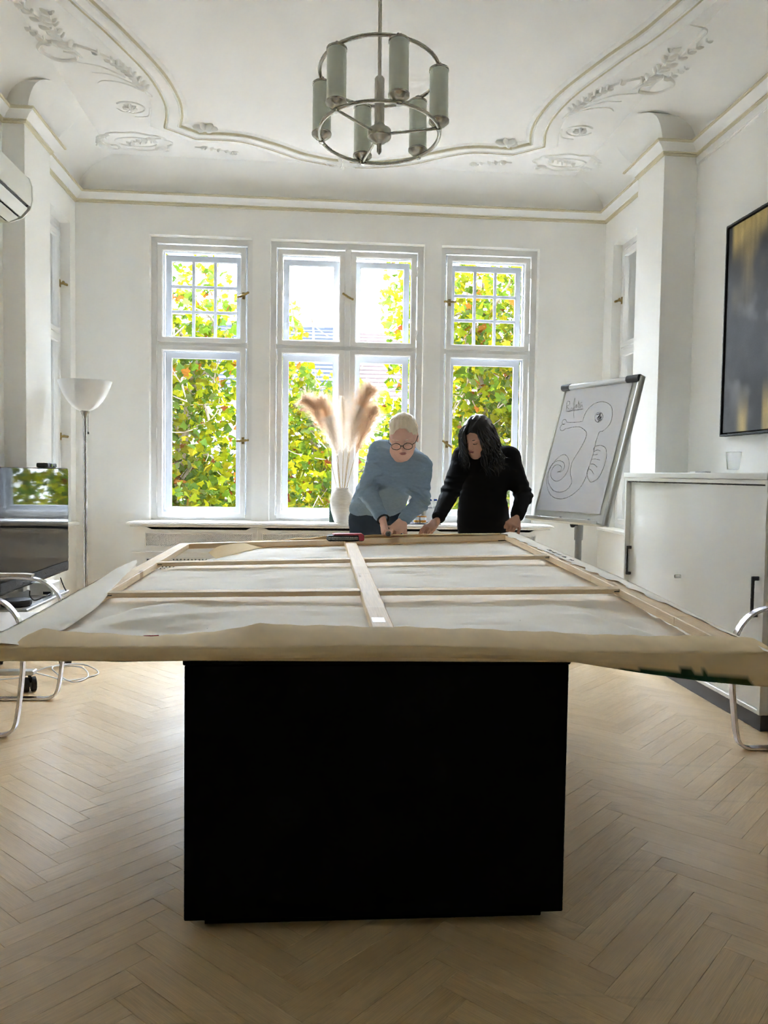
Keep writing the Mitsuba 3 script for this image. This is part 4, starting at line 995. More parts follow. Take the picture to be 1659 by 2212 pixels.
ST = {'out': [(0.261, 0.705), (0.262, 0.73), (0.272, 0.771), (0.299, 0.804), (0.343, 0.828), (0.406, 0.834), (0.466, 0.819), (0.509, 0.792), (0.532, 0.754), (0.541, 0.714), (0.537, 0.674), (0.515, 0.646), (0.486, 0.626), (0.456, 0.62), (0.45, 0.595), (0.445, 0.552), (0.447, 0.499), (0.447, 0.446), (0.44, 0.386), (0.437, 0.326), (0.428, 0.286), (0.407, 0.24), (0.364, 0.198), (0.307, 0.166), (0.244, 0.151), (0.181, 0.155), (0.122, 0.174), (0.077, 0.211), (0.047, 0.253), (0.028, 0.302), (0.026, 0.344), (0.042, 0.387), (0.078, 0.429), (0.119, 0.46), (0.157, 0.468), (0.199, 0.449), (0.227, 0.414), (0.237, 0.373), (0.227, 0.332), (0.2, 0.297), (0.157, 0.276), (0.113, 0.282), (0.074, 0.306), (0.06, 0.338), (0.068, 0.373), (0.097, 0.394), (0.134, 0.392), (0.164, 0.373), (0.159, 0.352), (0.13, 0.341)], 'in': [(0.112, 0.659), (0.166, 0.666), (0.24, 0.666), (0.291, 0.646), (0.329, 0.62), (0.335, 0.59), (0.326, 0.549), (0.304, 0.502), (0.274, 0.448), (0.258, 0.407), (0.26, 0.366), (0.274, 0.325), (0.302, 0.281), (0.301, 0.251), (0.278, 0.22), (0.235, 0.202), (0.185, 0.199), (0.129, 0.212), (0.079, 0.246), (0.05, 0.281), (0.036, 0.323), (0.039, 0.366), (0.065, 0.408), (0.111, 0.425), (0.161, 0.415), (0.189, 0.39), (0.189, 0.366), (0.167, 0.345), (0.13, 0.341)], 'snout': [(0.261, 0.705), (0.193, 0.701), (0.1, 0.706), (0.085, 0.719), (0.069, 0.729), (0.047, 0.725), (0.043, 0.707), (0.064, 0.692), (0.079, 0.695), (0.044, 0.689), (0.036, 0.668), (0.049, 0.65), (0.076, 0.646), (0.097, 0.658), (0.112, 0.659)], 'eye': [(0.453, 0.722), (0.453, 0.709), (0.446, 0.698), (0.435, 0.691), (0.42, 0.689), (0.404, 0.693), (0.39, 0.701), (0.379, 0.713), (0.374, 0.727), (0.374, 0.74), (0.381, 0.752), (0.392, 0.758), (0.407, 0.76), (0.423, 0.756), (0.437, 0.748), (0.448, 0.736), (0.453, 0.722)], 'eye2': [(0.386, 0.743), (0.425, 0.751), (0.407, 0.722), (0.443, 0.726), (0.407, 0.708), (0.428, 0.714), (0.421, 0.694), (0.443, 0.703), (0.419, 0.741), (0.4, 0.715), (0.418, 0.731)], 'fin': [(0.437, 0.499), (0.449, 0.519), (0.502, 0.526), (0.549, 0.507), (0.574, 0.47), (0.583, 0.418), (0.576, 0.36), (0.558, 0.308), (0.522, 0.281), (0.487, 0.277), (0.455, 0.303), (0.433, 0.34), (0.437, 0.379)], 'r1': [(0.448, 0.482), (0.476, 0.495), (0.51, 0.488)], 'r2': [(0.447, 0.459), (0.491, 0.464)], 'r3': [(0.448, 0.429), (0.479, 0.432), (0.527, 0.425)], 'r4': [(0.449, 0.398), (0.482, 0.396), (0.516, 0.377)], 'r5': [(0.441, 0.367), (0.474, 0.353), (0.503, 0.328)], 'sR': [(0.057, 0.789), (0.042, 0.861), (0.07, 0.859), (0.073, 0.838), (0.052, 0.825), (0.107, 0.787), (0.06, 0.787)], 'so': [(0.101, 0.804), (0.113, 0.812), (0.126, 0.791), (0.109, 0.79), (0.101, 0.804)], 'sf': [(0.137, 0.787), (0.114, 0.852), (0.119, 0.88), (0.132, 0.823), (0.142, 0.78), (0.161, 0.736)], 'sae': [(0.132, 0.801), (0.142, 0.822), (0.151, 0.832), (0.152, 0.807), (0.158, 0.833), (0.163, 0.808), (0.173, 0.82), (0.165, 0.859), (0.186, 0.806), (0.188, 0.833), (0.2, 0.807), (0.208, 0.828), (0.222, 0.809)], 'sbar': [(0.17, 0.836), (0.206, 0.845)], 'sund': [(0.06, 0.787), (0.159, 0.796), (0.233, 0.796), (0.201, 0.791), (0.14, 0.788)]}
def stroke(pts, r=.0013, sm=True):
    p = spline(pts, 4) if sm and len(pts) > 2 else np.array(pts, float)
    return tube(np.column_stack([p[:, 0], p[:, 1], .0026 + .002 * np.sin(3 * p[:, 0]) * (1 - p[:, 1])]), r, 4)
Fc('drawing', cat_([stroke(ST[k]) for k in ('out', 'in', 'snout', 'eye', 'fin', 'r1', 'r2', 'r3', 'r4', 'r5')] + [stroke(ST['eye2'], .003, False)]), 'm_ink', parent=pad_, label='line drawing of a sea creature with a curled tail')
Fc('handwriting', cat_([stroke(ST[k], .0012) for k in ('sR', 'so', 'sf', 'sae', 'sbar', 'sund')]), 'm_ink', parent=pad_, label='scribbled signature')
Fc('mark', bev(.588, .616, .098, .103, .0015, .0032, .0005), 'm_inkblue', parent=pad_)
cx_, cy_ = 1.775, 5.28
add('stand_tube', cat_(cyl((cx_, cy_, .06), (cx_, cy_, 1.05), .022, 20), cyl((cx_, cy_, .80), (cx_, cy_, .90), .029, 20)), 'm_grey', parent=fc, smooth=35)
add('mount', cat_(bev(cx_ - .03, cx_ + .12, cy_ - .03, cy_ + .03, 1.00, 1.06, .006), cyl((cx_, cy_, 1.05), (1.80, 5.30, 1.35), .016, 12)), 'm_grey', parent=fc)
for k in range(5):
    a = k * 2 * math.pi / 5 + .3; add('base_leg', tube([(cx_, cy_, .075), (cx_ + .33 * math.cos(a), cy_ + .33 * math.sin(a), .035)], [.024, .014], 10), 'm_grey', parent=fc, smooth=35)
    add('foot', cyl((cx_ + .33 * math.cos(a), cy_ + .33 * math.sin(a), 0), (cx_ + .33 * math.cos(a), cy_ + .33 * math.sin(a), .04), .018, 12), 'm_blackmatte', parent=fc)
add('knob', cat_(sphere((1.715, 5.225, .905), .018, 2), cyl((1.73, 5.235, .905), (cx_, cy_, .905), .006, 8)), 'm_blackmatte', parent=fc)

# ------------------------------------------------------------------ vase and pampas grass on the sill
SZ = .8055
vs = thing('vase', 'rough off-white ceramic vase on the window sill holding pampas grass', 'vase')
vo = (.210, 6.80, SZ)
add('body', lathe([(0, 0), (.058, 0), (.062, .004), (.078, .05), (.094, .105), (.1025, .165), (.1015, .205), (.088, .250), (.066, .280), (.058, .290), (.060, .302), (.054, .303), (.052, .288), (.056, .27), (0, .12)], 56, vo), 'm_vase', parent=vs, smooth=45)
rng = np.random.default_rng(11)
def pampas(path, y_off, rmax, nf, mat, start=.42, label=''):
    k = thing('pampas_stem', label, 'pampas grass', 'pampas grass stems in the vase')
    p = np.array([(x, y_off * (1 - abs(i - 2) * .2) + 6.80 * 1 + 0 * x, z) for i, (x, z) in enumerate(path)])
    p[-1] = (.21 + (p[-2][0] - .21) * .18, 6.80 + y_off * .3, 1.02)
    p[:, 1] = 6.80 + y_off * np.linspace(1, .1, len(p))
    c = spline(p[::-1], 16); s = np.linspace(0, 1, len(c))
    add('stem', tube(c, .0026 - .0016 * s, 6), 'm_stem', parent=k, smooth=True)
    tt = np.gradient(c, axis=0); tt /= np.linalg.norm(tt, axis=1, keepdims=True)
    V, F = [], []
    for i in range(nf):
        u = start + (1 - start) * rng.random() ** .85; j = min(int(u * (len(c) - 1)), len(c) - 1)
        w = (u - start) / (1 - start)
        R = rmax * (math.sin(math.pi * min(1, .10 + .9 * w)) ** .6 * (.55 + .45 * math.sin(math.pi * w)) + .10)
        d = rng.normal(size=3); d = nrm(d - tt[j] * (d @ tt[j]))
        L = R * rng.uniform(.45, 1.35)
        b = c[j] + rng.normal(size=3) * .003
        drop = np.array([0, 0, -1.0]) * L * .30 * rng.random()
        m1 = b + d * L * .62 + tt[j] * L * .70; m2 = b + d * L * 1.30 + tt[j] * L * 1.15 + drop + rng.normal(size=3) * L * .18
        sd = nrm(np.cross(m1 - b, rng.normal(size=3))) * rng.uniform(.0006, .0013)
        n0 = len(V); V += [b - sd * .5, b + sd * .5, m1 - sd, m1 + sd, m2]
        F += [[n0, n0 + 1, n0 + 3], [n0, n0 + 3, n0 + 2], [n0 + 2, n0 + 3, n0 + 4]]
    add('plume', TM(V, F), mat, parent=k)
PL = 'feathery tan pampas grass plume in the off-white vase'
pampas([(-.128, 1.845), (-.065, 1.815), (.0, 1.69), (.075, 1.47), (.19, 1.113)], -.04, .070, 3200, 'm_plume', .36, 'tan pampas plume drooping furthest left in the vase')
pampas([(.001, 1.855), (.05, 1.79), (.105, 1.60), (.155, 1.38), (.20, 1.113)], .03, .078, 3400, 'm_plume', .34, 'tan pampas plume second from the left in the vase')
pampas([(.085, 1.70), (.105, 1.62), (.14, 1.48), (.17, 1.34), (.205, 1.113)], -.07, .066, 2000, 'm_plume_pale', .30, 'low pale pampas plume at the front left of the vase')
pampas([(.204, 1.883), (.21, 1.75), (.218, 1.56), (.215, 1.32), (.213, 1.113)], .02, .052, 2000, 'm_plume_pale', .34, 'slender pale pampas plume in the middle of the vase')
pampas([(.345, 1.80), (.325, 1.70), (.29, 1.53), (.255, 1.36), (.222, 1.113)], -.05, .062, 2000, 'm_plume_pale', .30, 'pale pampas plume just right of the middle of the vase')
pampas([(.450, 1.965), (.40, 1.88), (.335, 1.67), (.275, 1.43), (.225, 1.113)], .03, .090, 4200, 'm_plume', .34, 'tallest tan pampas plume, sunlit, on the right in the vase')
pampas([(.495, 1.80), (.43, 1.68), (.36, 1.51), (.305, 1.33), (.232, 1.113)], -.02, .075, 3000, 'm_plume', .34, 'tan pampas plume leaning furthest right in the vase')
gb = thing('gift_box', 'dark green box standing behind the off-white vase', 'box')
add('carton', bev(.105, .26, 6.908, 6.958, SZ, .965, .003), 'm_green', parent=gb)

# ------------------------------------------------------------------ bottles on a tray
ty = thing('tray', 'dark serving tray under the bottles on the sill', 'tray')
add('tray_plate', bev(.70, 1.05, 6.69, 6.93, SZ + .0005, SZ + .007, .003), 'm_darkgrey', parent=ty)
BZ = SZ + .0075
bp_ = [(0, 0), (.024, 0), (.028, .004), (.029, .012), (.029, .095), (.027, .112), (.017, .145), (.0125, .160), (.0120, .188), (.0135, .190)]
inn = [(r - .002, z) for r, z in bp_[::-1] if z > .006] + [(0, .008)]
def bottle(x, y, label, juice, h=1.0, group=None):
    k = thing('bottle', label, 'bottle', group)
    o = (x, y, BZ)
    add('glass', lathe([(r, z * h) for r, z in bp_ + inn], 24, o), 'm_glass', parent=k, smooth=35)
    add('cap', lathe([(0, .190 * h + .001), (.0145, .190 * h + .001), (.0150, .204 * h), (.012, .207 * h), (0, .207 * h)], 20, o), 'm_bluecap', parent=k, smooth=35)
    add('paper_label', lathe([(.0294, .040 * h), (.0294, .075 * h)], 24, o) if juice else lathe([(.0212, .128 * h), (.0182, .140 * h)], 24, o), 'm_botlabel', parent=k, smooth=35)
    if juice: add('juice', lathe([(0, .0085), (.0262, .0085), (.0262, .088 * h), (0, .088 * h)], 24, o), 'm_juice', parent=k, smooth=35)
gw = 'water bottles on the sill tray'
bottle(.905, 6.78, 'clear water bottle with a blue cap, left one of the row beside the blue sweater', False, group=gw)
bottle(.962, 6.76, 'clear water bottle with a blue cap, middle one of the row', False, group=gw)
bottle(1.015, 6.80, 'clear water bottle with a blue cap, nearest the person in black', False, group=gw)
bottle(.845, 6.73, 'small bottle of orange juice partly behind the blue sleeve', True, .72, 'orange juice bottles on the sill tray')
bottle(.900, 6.72, 'small bottle of orange juice in front of the water bottles', True, .72, 'orange juice bottles on the sill tray')

# ------------------------------------------------------------------ people
def head_axes(f, up=(0, 0, 1), roll=0.0):
    f = nrm(f); r = nrm(np.cross(f, up)); u = np.cross(r, f)          # r: the viewer-independent right of the face (the person's right is -r when seen from behind)
    c, s = math.cos(roll), math.sin(roll)
    r, u = c * r + s * u, -s * r + c * u
    return r, f, u
class Head:
    def __init__(self, c, f, s=1.0, roll=0.0, wide=1.0):
        self.c, self.s, self.wide = np.asarray(c, float), s, wide
        self.R = np.array(head_axes(f, roll=roll))
    def W(self, x, y, z): return self.c + self.s * (self.R[0] * x * self.wide + self.R[1] * y + self.R[2] * z)
    def ell(self, c, r, k=.01, op=1): return sd_ell(self.W(*c), np.array(r) * self.s * np.array([self.wide, 1, 1]), self.R, k * self.s, op)
    def cone(self, a, b, ra, rb, k=.01): return sd_cone(self.W(*a), self.W(*b), ra * self.s, rb * self.s, k * self.s)
    def prims(self):
        E, Cn = self.ell, self.cone
        P = [E((0, -.012, .032), (.076, .096, .098)), E((0, .030, -.015), (.064, .070, .088), .03), E((0, .046, -.074), (.051, .042, .038), .03), E((0, .068, -.100), (.028, .019, .019), .02)]
        for s in (-1, 1):
            P += [E((s * .040, .058, -.030), (.028, .028, .030), .02), E((s * .030, .078, .022), (.030, .016, .010), .012)]
        for s in (-1, 1): P += [E((s * .031, .100, .002), (.019, .013, .011), .010, -1)]
        for s in (-1, 1): P += [E((s * .031, .080, .001), (.014, .014, .013), .003), E((s * .031, .087, .006), (.017, .010, .006), .004)]
        P += [Cn((0, .086, .018), (0, .112, -.026), .008, .0125, .012), E((.011, .100, -.030), (.009, .011, .008), .008), E((-.011, .100, -.030), (.009, .011, .008), .008),
              E((0, .093, -.051), (.020, .010, .0055), .006), E((0, .092, -.061), (.017, .010, .0060), .006), E((0, .103, -.0562), (.022, .008, .0012), .003, -1)]
        for s in (-1, 1): P += [E((s * .078, -.008, -.006), (.008, .020, .031), .008), E((s * .086, -.002, -.004), (.004, .010, .018), .004, -1)]
        return P
def hand(wr, d, n, side, curl, r=.0088, s=1.0, thumb=(.9, .5), spread=.06):
    """wrist, finger direction, palm normal, thumb side (+1 / -1 along d x n), finger curl in radians per joint"""
    d = nrm(d); n = nrm(np.asarray(n, float) - d * (np.asarray(n, float) @ d)); w = np.cross(d, n) * side
    wr = np.asarray(wr, float); P = []
    at = lambda a, b, c: wr + s * (d * a + w * b + n * c)
    for b in (-.030, -.010, .010, .030): P.append(sd_cone(at(.012, b * .55, 0), at(.088, b, 0), .014 * s, .0125 * s, .012))
    P.append(sd_cone(at(.02, .022, .006), at(.06, .034, .010), .017 * s, .012 * s, .012))
    for i, (b, L) in enumerate(((.031, .072), (.0105, .080), (-.010, .075), (-.030, .058))):
        p = at(.090, b, 0); a = 0.0; c = curl[i] if isinstance(curl, (list, tuple)) else curl
        for j, q in enumerate((.45, .31, .24)):
            a += c * (1.0, 1.15, .7)[j]
            dirn = d * math.cos(a) + n * math.sin(a) + w * b * spread / .03 * math.cos(a)
            p2 = p + s * L * q * dirn
            P.append(sd_cone(p, p2, (r + .0010 - .0008 * j) * s, (r - .0004 - .0008 * j) * s, .0035)); p = p2
    p = at(.030, .034, .008); t0 = d * math.cos(thumb[0]) + w * math.sin(thumb[0])
    for j, L in enumerate((.040, .032, .026)):
        dirn = nrm(t0 + n * (.15 + thumb[1] * j) - w * .35 * j * thumb[1])
        p2 = p + s * L * dirn; P.append(sd_cone(p, p2, (.0125 - .0015 * j) * s, (.011 - .0018 * j) * s, .006)); p = p2
    return P
def bound(prims_pts, pad): return np.min(prims_pts, 0) - pad, np.max(prims_pts, 0) + pad
def wrinkle(p, amp, f=(9, 9, 30), seed=0, a=None):
    q = p * np.array(f, np.float32)
    return amp * (meshkit.fbm(q + seed * 7.3, 3) - .5) * 2
def legs(hip, feet, knees, s, rr):
    P = []
    for sd, ft, kn in zip((-1, 1), feet, knees):
        h = np.asarray(hip) + np.array([sd * .085 * s, 0, -.03])
        P += [sd_cone(h, kn, rr[0], rr[1], .04), sd_cone(kn, ft, rr[1], rr[2], .03)]
    return P
def shoe(ft, f, s=1.0):
    f = nrm(f); a = np.asarray(ft, float); 
    P = [sd_cone(a + [0, 0, -.055], a + f * .16 * s + [0, 0, -.065], .045, .036, .03), sd_cone(a + [0, 0, .0], a + [0, 0, -.05], .045, .045, .03)]
    return P

# ---- man in the blue sweater, bending over the frame
m = thing('person', 'person in blue-grey sweater and round glasses bending over the canvas with a black tool', 'person')
S = 1.09
hip, waist, chest, neckb = np.array((.405, 5.50, .935)), np.array((.435, 5.46, 1.08)), np.array((.530, 5.26, 1.275)), np.array((.535, 5.155, 1.395))
HM = Head((.537, 4.995, 1.462), (-.17, -.86, -.46), S, roll=-.05)
shR, shL = np.array((.410, 5.235, 1.365)), np.array((.672, 5.175, 1.280))
elR, wrR = np.array((.318, 5.15, 1.118)), np.array((.405, 4.945, .955))
elL, wrL = np.array((.668, 5.14, 1.050)), np.array((.540, 4.985, .938))
kneeR, kneeL, ftR, ftL = np.array((.30, 5.50, .50)), np.array((.52, 5.50, .50)), np.array((.29, 5.54, .10)), np.array((.53, 5.54, .10))
torso = lambda g: [sd_ell(hip, (.165 + g, .115 + g, .12 + g), None, .05), sd_cone(hip + [0, 0, .02], waist, .125 + g, .130 + g, .06), sd_ell(waist, (.155 + g, .112 + g, .15), None, .08),
                   sd_ell(chest, (.165 + g, .115 + g, .17 + g), np.array(((.91, -.1, -.36), (.0, .93, -.36), (.38, .34, .86))), .08), sd_cone(shR + [.03, .0, -.01], shL + [-.03, 0, 0], .072 + g, .068 + g, .06), sd_cone(chest + [-.01, -.015, -.04], waist + [.01, -.045, -.03], .128 + g, .105 + g, .09)]
armR = lambda g, e=0.0: [sd_cone(shR, elR, .060 + g, .048 + g, .05), sd_cone(elR, wrR + (elR - wrR) * e, .046 + g, .030 + g, .025)]
armL = lambda g, e=0.0: [sd_cone(shL, elL, .060 + g, .048 + g, .05), sd_cone(elL, wrL + (elL - wrL) * e, .046 + g, .030 + g, .025)]
hdR = hand(wrR + nrm(wrR - elR) * .0, (.16, -.42, -.90), (.93, .28, .1), -1, [1.25, 1.3, 1.3, 1.35], s=1.06, thumb=(.75, .55))
hdL = hand(wrL, (-.58, -.45, -.62), (-.25, .5, -.80), 1, [.55, .65, .7, .75], s=1.06, thumb=(.7, .4))
body = HM.prims() + [sd_cone(HM.W(0, -.025, -.055), neckb + [0, .02, -.02], .058, .066, .025), sd_cone(neckb + [0, -.01, -.03], chest + [0, -.05, .05], .070, .075, .03)] + torso(-.032) + armR(-.008) + armL(-.008)
body += legs(hip, (ftR, ftL), (kneeR, kneeL), 1, (.085, .055, .040)) + hdR + hdL
allp = np.array([hip, chest, HM.c, shR, shL, elR, wrR, elL, wrL, ftR, ftL, kneeR, kneeL])
lo, hi = bound(allp, .2); lo[2] = .02
add('body', sd_mesh(lambda p: sd_eval(body, p), lo, hi, .0042), 'm_skin', parent=m, smooth=True, label='fair skin of face and hands')
def sweater(p):
    d = sd_eval(torso(.014)[1:] + armR(.013, .12) + armL(.013, .12), p)
    cut = (p - (neckb + np.array([-.006, -.062, -.022]))) @ nrm((0.0, -.62, .80)).astype(np.float32)            # neckline
    d = np.maximum(d, cut)
    hem = sd_ell(hip + [.0, -.005, .06], (.185, .140, .12))[0](p); h = np.clip(.5 + .5 * (d - hem) / .05, 0, 1); d = d + (hem - d) * h - .05 * h * (1 - h)
    d = np.maximum(d, (.955 + .10 * (p[:, 0] - .4)) - p[:, 2] - .9 * np.clip(5.36 - p[:, 1], 0, 1))
    e = wrinkle(p, .009, (7, 7, 22), 1) + wrinkle(p, .0055, (14, 10, 18), 2)
    hole = sd_ell(neckb + np.array([-.004, -.070, -.012]), (.072, .085, .070))[0](p); h = np.clip(.5 - .5 * (d + hole) / .012, 0, 1); d = d + (-hole - d) * h + .012 * h * (1 - h)
    for el in (elR, elL):
        g = np.exp(-(np.linalg.norm(p - el.astype(np.float32), axis=1) / .10) ** 2)
        e = e + g * .0065 * np.sin((p[:, 2] * .8 - p[:, 0] * (.5 if el is elR else -.5)) * 150 + 3 * meshkit.noise(p * 14))
    return d + e
lo, hi = bound(np.array([hip, chest, shR, shL, elR, wrR, elL, wrL, neckb]), .22)
add('sweater', sd_mesh(sweater, lo, hi, .005), 'm_sweater', parent=m, smooth=True, label='blue-grey long-sleeved sweater')
for el, wr in ((elR, wrR), (elL, wrL)):
    c = wr + (el - wr) * .14; ax = nrm(wr - el); up_ = nrm(np.cross(ax, (0, 1, 0))); q = np.cross(ax, up_)
    add('cuff', xf(lathe([(.039, -.022), (.0425, -.018), (.0425, .012), (.039, .016), (.036, .014), (.036, -.02)], 24), mat4(c, up_, q, ax)), 'm_sweater', parent=m, smooth=True)
tc_ = np.linspace(0, 2 * math.pi, 41)
cc = neckb + np.array([-.004, -.060, -.006])
add('jeans', sd_mesh(lambda p: np.maximum(sd_eval([sd_ell(hip, (.178, .128, .13), None, .05)] + legs(hip, (ftR, ftL), (kneeR, kneeL), 1, (.098, .070, .058)), p) + wrinkle(p, .006, (10, 10, 22), 3), p[:, 2] - 1.035 + .0 * p[:, 0]), *bound(np.array([hip, ftR, ftL, kneeR, kneeL]), .2), .009), 'm_jeans', parent=m, smooth=True, label='dark blue jeans')
add('belt', xf(tube(np.column_stack([.176 * np.cos(tc_), .126 * np.sin(tc_), 0 * tc_]), .010, 8, caps=False), mat4((.408, 5.50, 1.005), (1, 0, 0), (0, 1, 0), (0, 0, 1))), 'm_blackmatte', parent=m, smooth=True)
for ft in (ftR, ftL): add('shoe', sd_mesh(lambda p: np.maximum(sd_eval(shoe(ft, (0, -1, 0)), p), .004 - p[:, 2]), ft - [.12, .3, .13], ft + [.12, .12, .12], .008), 'm_blackmatte', parent=m, smooth=True)
# hair: combed back, blond
def hair_m(p):
    d = sd_eval([HM.ell((0, -.018, .040), (.084, .101, .100)), HM.ell((0, .020, .095), (.060, .060, .036), .03), HM.ell((.020, .045, .100), (.050, .032, .026), .03)], p)
    d2 = sd_eval([HM.ell((0, .112, .008), (.074, .076, .094)), HM.ell((0, .06, -.10), (.11, .11, .085), .02), HM.ell((0, -.02, -.13), (.12, .12, .07), .02)], p)
    for s in (-1, 1): d2 = np.minimum(d2, HM.ell((s * .086, .008, -.012), (.020, .030, .034))[0](p))
    d = np.maximum(d, -d2)
    q = (p - HM.c.astype(np.float32)) @ HM.R.T.astype(np.float32)
    return d + .0045 * np.sin(210 * (q[:, 0] + .5 * np.sin(9 * q[:, 1]) * .06) + 6 * meshkit.noise(q * np.array([20, 12, 12], np.float32))) * .35 + wrinkle(q, .004, (60, 14, 14), 4)
add('hair', sd_mesh(hair_m, HM.c - .17, HM.c + .17, .0032), 'm_blond', parent=m, smooth=True, label='short light blond hair combed back')
def on_surface(field, p, off=0.0, it=5):
    """move points onto a field's zero level"""
    p = np.asarray(p, np.float32).copy(); e = .002
    for _ in range(it):
        d = field(p); g = np.stack([(field(p + np.float32(e) * np.eye(3, dtype=np.float32)[k]) - d) / e for k in range(3)], 1)
        g /= np.maximum(np.linalg.norm(g, axis=1, keepdims=True), .3); p = p - ((d - off)[:, None] * g).astype(np.float32)
    return p
rng = np.random.default_rng(3)
paths = []
for i in range(150):
    x = rng.uniform(-.066, .070); y0 = .070 - .30 * abs(x) + rng.uniform(-.02, .004); L = rng.uniform(.03, .07); cv_ = rng.uniform(-.008, .008)
    t = np.linspace(0, 1, 9)
    paths.append([HM.W(x * (1 + .12 * q) - .008 * q + cv_ * math.sin(3 * q), y0 - L * q, .150) for q in t])
for sd in (-1, 1):
    for i in range(60):
        z0 = rng.uniform(.015, .095); y0 = rng.uniform(-.03, .045); L = rng.uniform(.03, .065); t = np.linspace(0, 1, 9)
        paths.append([HM.W(sd * .10, y0 - L * q, z0 - .030 * q) for q in t])
pp = np.array(paths); sh = pp.shape
hp = on_surface(hair_m, pp.reshape(-1, 3), .0002).reshape(sh).astype(float)
lk = [tube(q, np.sin(np.linspace(.25, math.pi - .1, 9)) * rng.uniform(.0008, .0016) * S, 4) for q in hp]
add('hair_strands', cat_(lk[::3]), 'm_darkblond', parent=m, smooth=True)
add('hair_strands', cat_(lk), 'm_blond', parent=m, smooth=True)
for s in (-1, 1):
    add('eyebrow', tube([HM.W(s * x, y, z) for x, y, z in ((.014, .094, .0235), (.030, .0955, .027), (.048, .082, .023))], [.0022, .0026, .0014], 6), 'm_blond', parent=m, smooth=True)
    add('eyelid', tube([HM.W(s * x, y, z) for x, y, z in ((.018, .0915, -.0005), (.026, .0965, -.0035), (.036, .0965, -.004), (.045, .089, -.001))], .0013, 6), 'm_leather', parent=m, smooth=True)
add('lips', cat_(xf(sphere((0, 0, 0), 1, 2, (.0195, .005, .0035)), mat4(HM.W(0, .1015, -.0515), *(HM.R[[0, 1, 2]] * S))), xf(sphere((0, 0, 0), 1, 2, (.017, .005, .004)), mat4(HM.W(0, .1000, -.0605), *(HM.R[[0, 1, 2]] * S)))), 'm_lips', parent=m, smooth=True)
gm = []
for s in (-1, 1):
    an = np.linspace(0, 2 * math.pi, 33)[:-1]
    ring = [HM.W(s * .0335 + .0245 * math.cos(t_) * (1 + .06 * math.cos(2 * t_)), .1185 - .10 * (abs(s * .0335 + .0245 * math.cos(t_)) - .01) ** 1 * .25, -.004 + .0185 * math.sin(t_) + .003 * (math.sin(t_) > 0)) for t_ in an]
    gm.append(tube(ring + [ring[0]], .0018 * S, 6)); gm.append(tube([HM.W(s * .058, .112, .004), HM.W(s * .076, .085, .006), HM.W(s * .084, .0, .008)], .0017 * S, 6))
gm.append(tube([HM.W(-.0095, .1195, .000), HM.W(0, .1225, .003), HM.W(.0095, .1195, .000)], .0018 * S, 6))
g_ = add('glasses', cat_(gm), 'm_blackmatte', parent=m, smooth=True, label='round dark-rimmed glasses')
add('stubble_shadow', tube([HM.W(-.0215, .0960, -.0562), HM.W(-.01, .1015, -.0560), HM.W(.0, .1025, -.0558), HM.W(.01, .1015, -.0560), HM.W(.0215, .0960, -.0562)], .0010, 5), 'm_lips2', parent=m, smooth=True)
bc = wrR + (elR - wrR) * -.04; ax = nrm(wrR - elR); up_ = nrm(np.cross(ax, (0, 1, 0))); q_ = np.cross(ax, up_)
add('bracelet', xf(torus((0, 0, 0), .036, .0055, 40, 8), mat4(bc + ax * .004, up_, q_, ax)), 'm_blackmatte', parent=m, smooth=True, label='dark leather bracelet')
# tool held in the fist
tk = thing('hand_tool', 'black hand tool with a metal ring in the fist of the person in blue', 'tool')
ta, tb_ = np.array((.437, 4.875, .862)), np.array((.452, 4.985, .905)); axd = nrm(ta - tb_)
up_ = nrm(np.cross(axd, (1, 0, 0))); q_ = np.cross(axd, up_)
MT_ = mat4(tb_, up_, q_, axd)
L = float(np.linalg.norm(ta - tb_))
add('grip', xf(lathe([(0, -.01), (.010, -.008), (.013, .0), (.0145, .04), (.0135, L * .75), (.0155, L * .92), (.0155, L), (.012, L + .006), (0, L + .008)], 24), MT_), 'm_blackmatte', parent=tk, smooth=40)
add('metal_ring', xf(lathe([(.0145, L - .006), (.0172, L - .004), (.0172, L + .004), (.013, L + .0062)], 24), MT_), 'm_chrome', parent=tk, smooth=40)

# ---- person in black with long black hair
w = thing('person', 'person in black coat with long wavy black hair standing at the canvas', 'person')
S2 = 1.04
hip, waist, chest, neckb = np.array((1.185, 5.62, .90)), np.array((1.175, 5.60, 1.06)), np.array((1.185, 5.56, 1.255)), np.array((1.165, 5.50, 1.395))
HW = Head((1.085, 5.375, 1.482), (-.62, -.66, -.42), S2, roll=.05)
shR, shL = np.array((1.010, 5.50, 1.345)), np.array((1.355, 5.56, 1.350))
elR, wrR = np.array((.895, 5.34, 1.105)), np.array((.770, 5.075, .935))
elL, wrL = np.array((1.462, 5.56, 1.085)), np.array((1.318, 5.19, .945))
kneeR, kneeL, ftR, ftL = np.array((1.09, 5.62, .48)), np.array((1.28, 5.62, .48)), np.array((1.09, 5.66, .10)), np.array((1.28, 5.66, .10))
torso = lambda g: [sd_ell(hip, (.155 + g, .11 + g, .12 + g), None, .05), sd_cone(hip + [0, 0, .02], waist, .12 + g, .115 + g, .06), sd_ell(waist, (.140 + g, .10 + g, .15), None, .08),
                   sd_ell(chest, (.165 + g, .115 + g, .16 + g), None, .08), sd_cone(shR + [.03, .0, .0], shL + [-.03, 0, 0], .062 + g, .062 + g, .06)]
armR = lambda g, e=0.0: [sd_cone(shR, elR, .055 + g, .043 + g, .05), sd_cone(elR, wrR + (elR - wrR) * e, .042 + g, .027 + g, .025)]
armL = lambda g, e=0.0: [sd_cone(shL, elL, .055 + g, .043 + g, .05), sd_cone(elL, wrL + (elL - wrL) * e, .042 + g, .027 + g, .025)]
hdR = hand(wrR, (-.60, -.55, -.55), (-.35, -.2, -.90), -1, [.18, .16, .18, .22], s=1.0, thumb=(.6, .3))
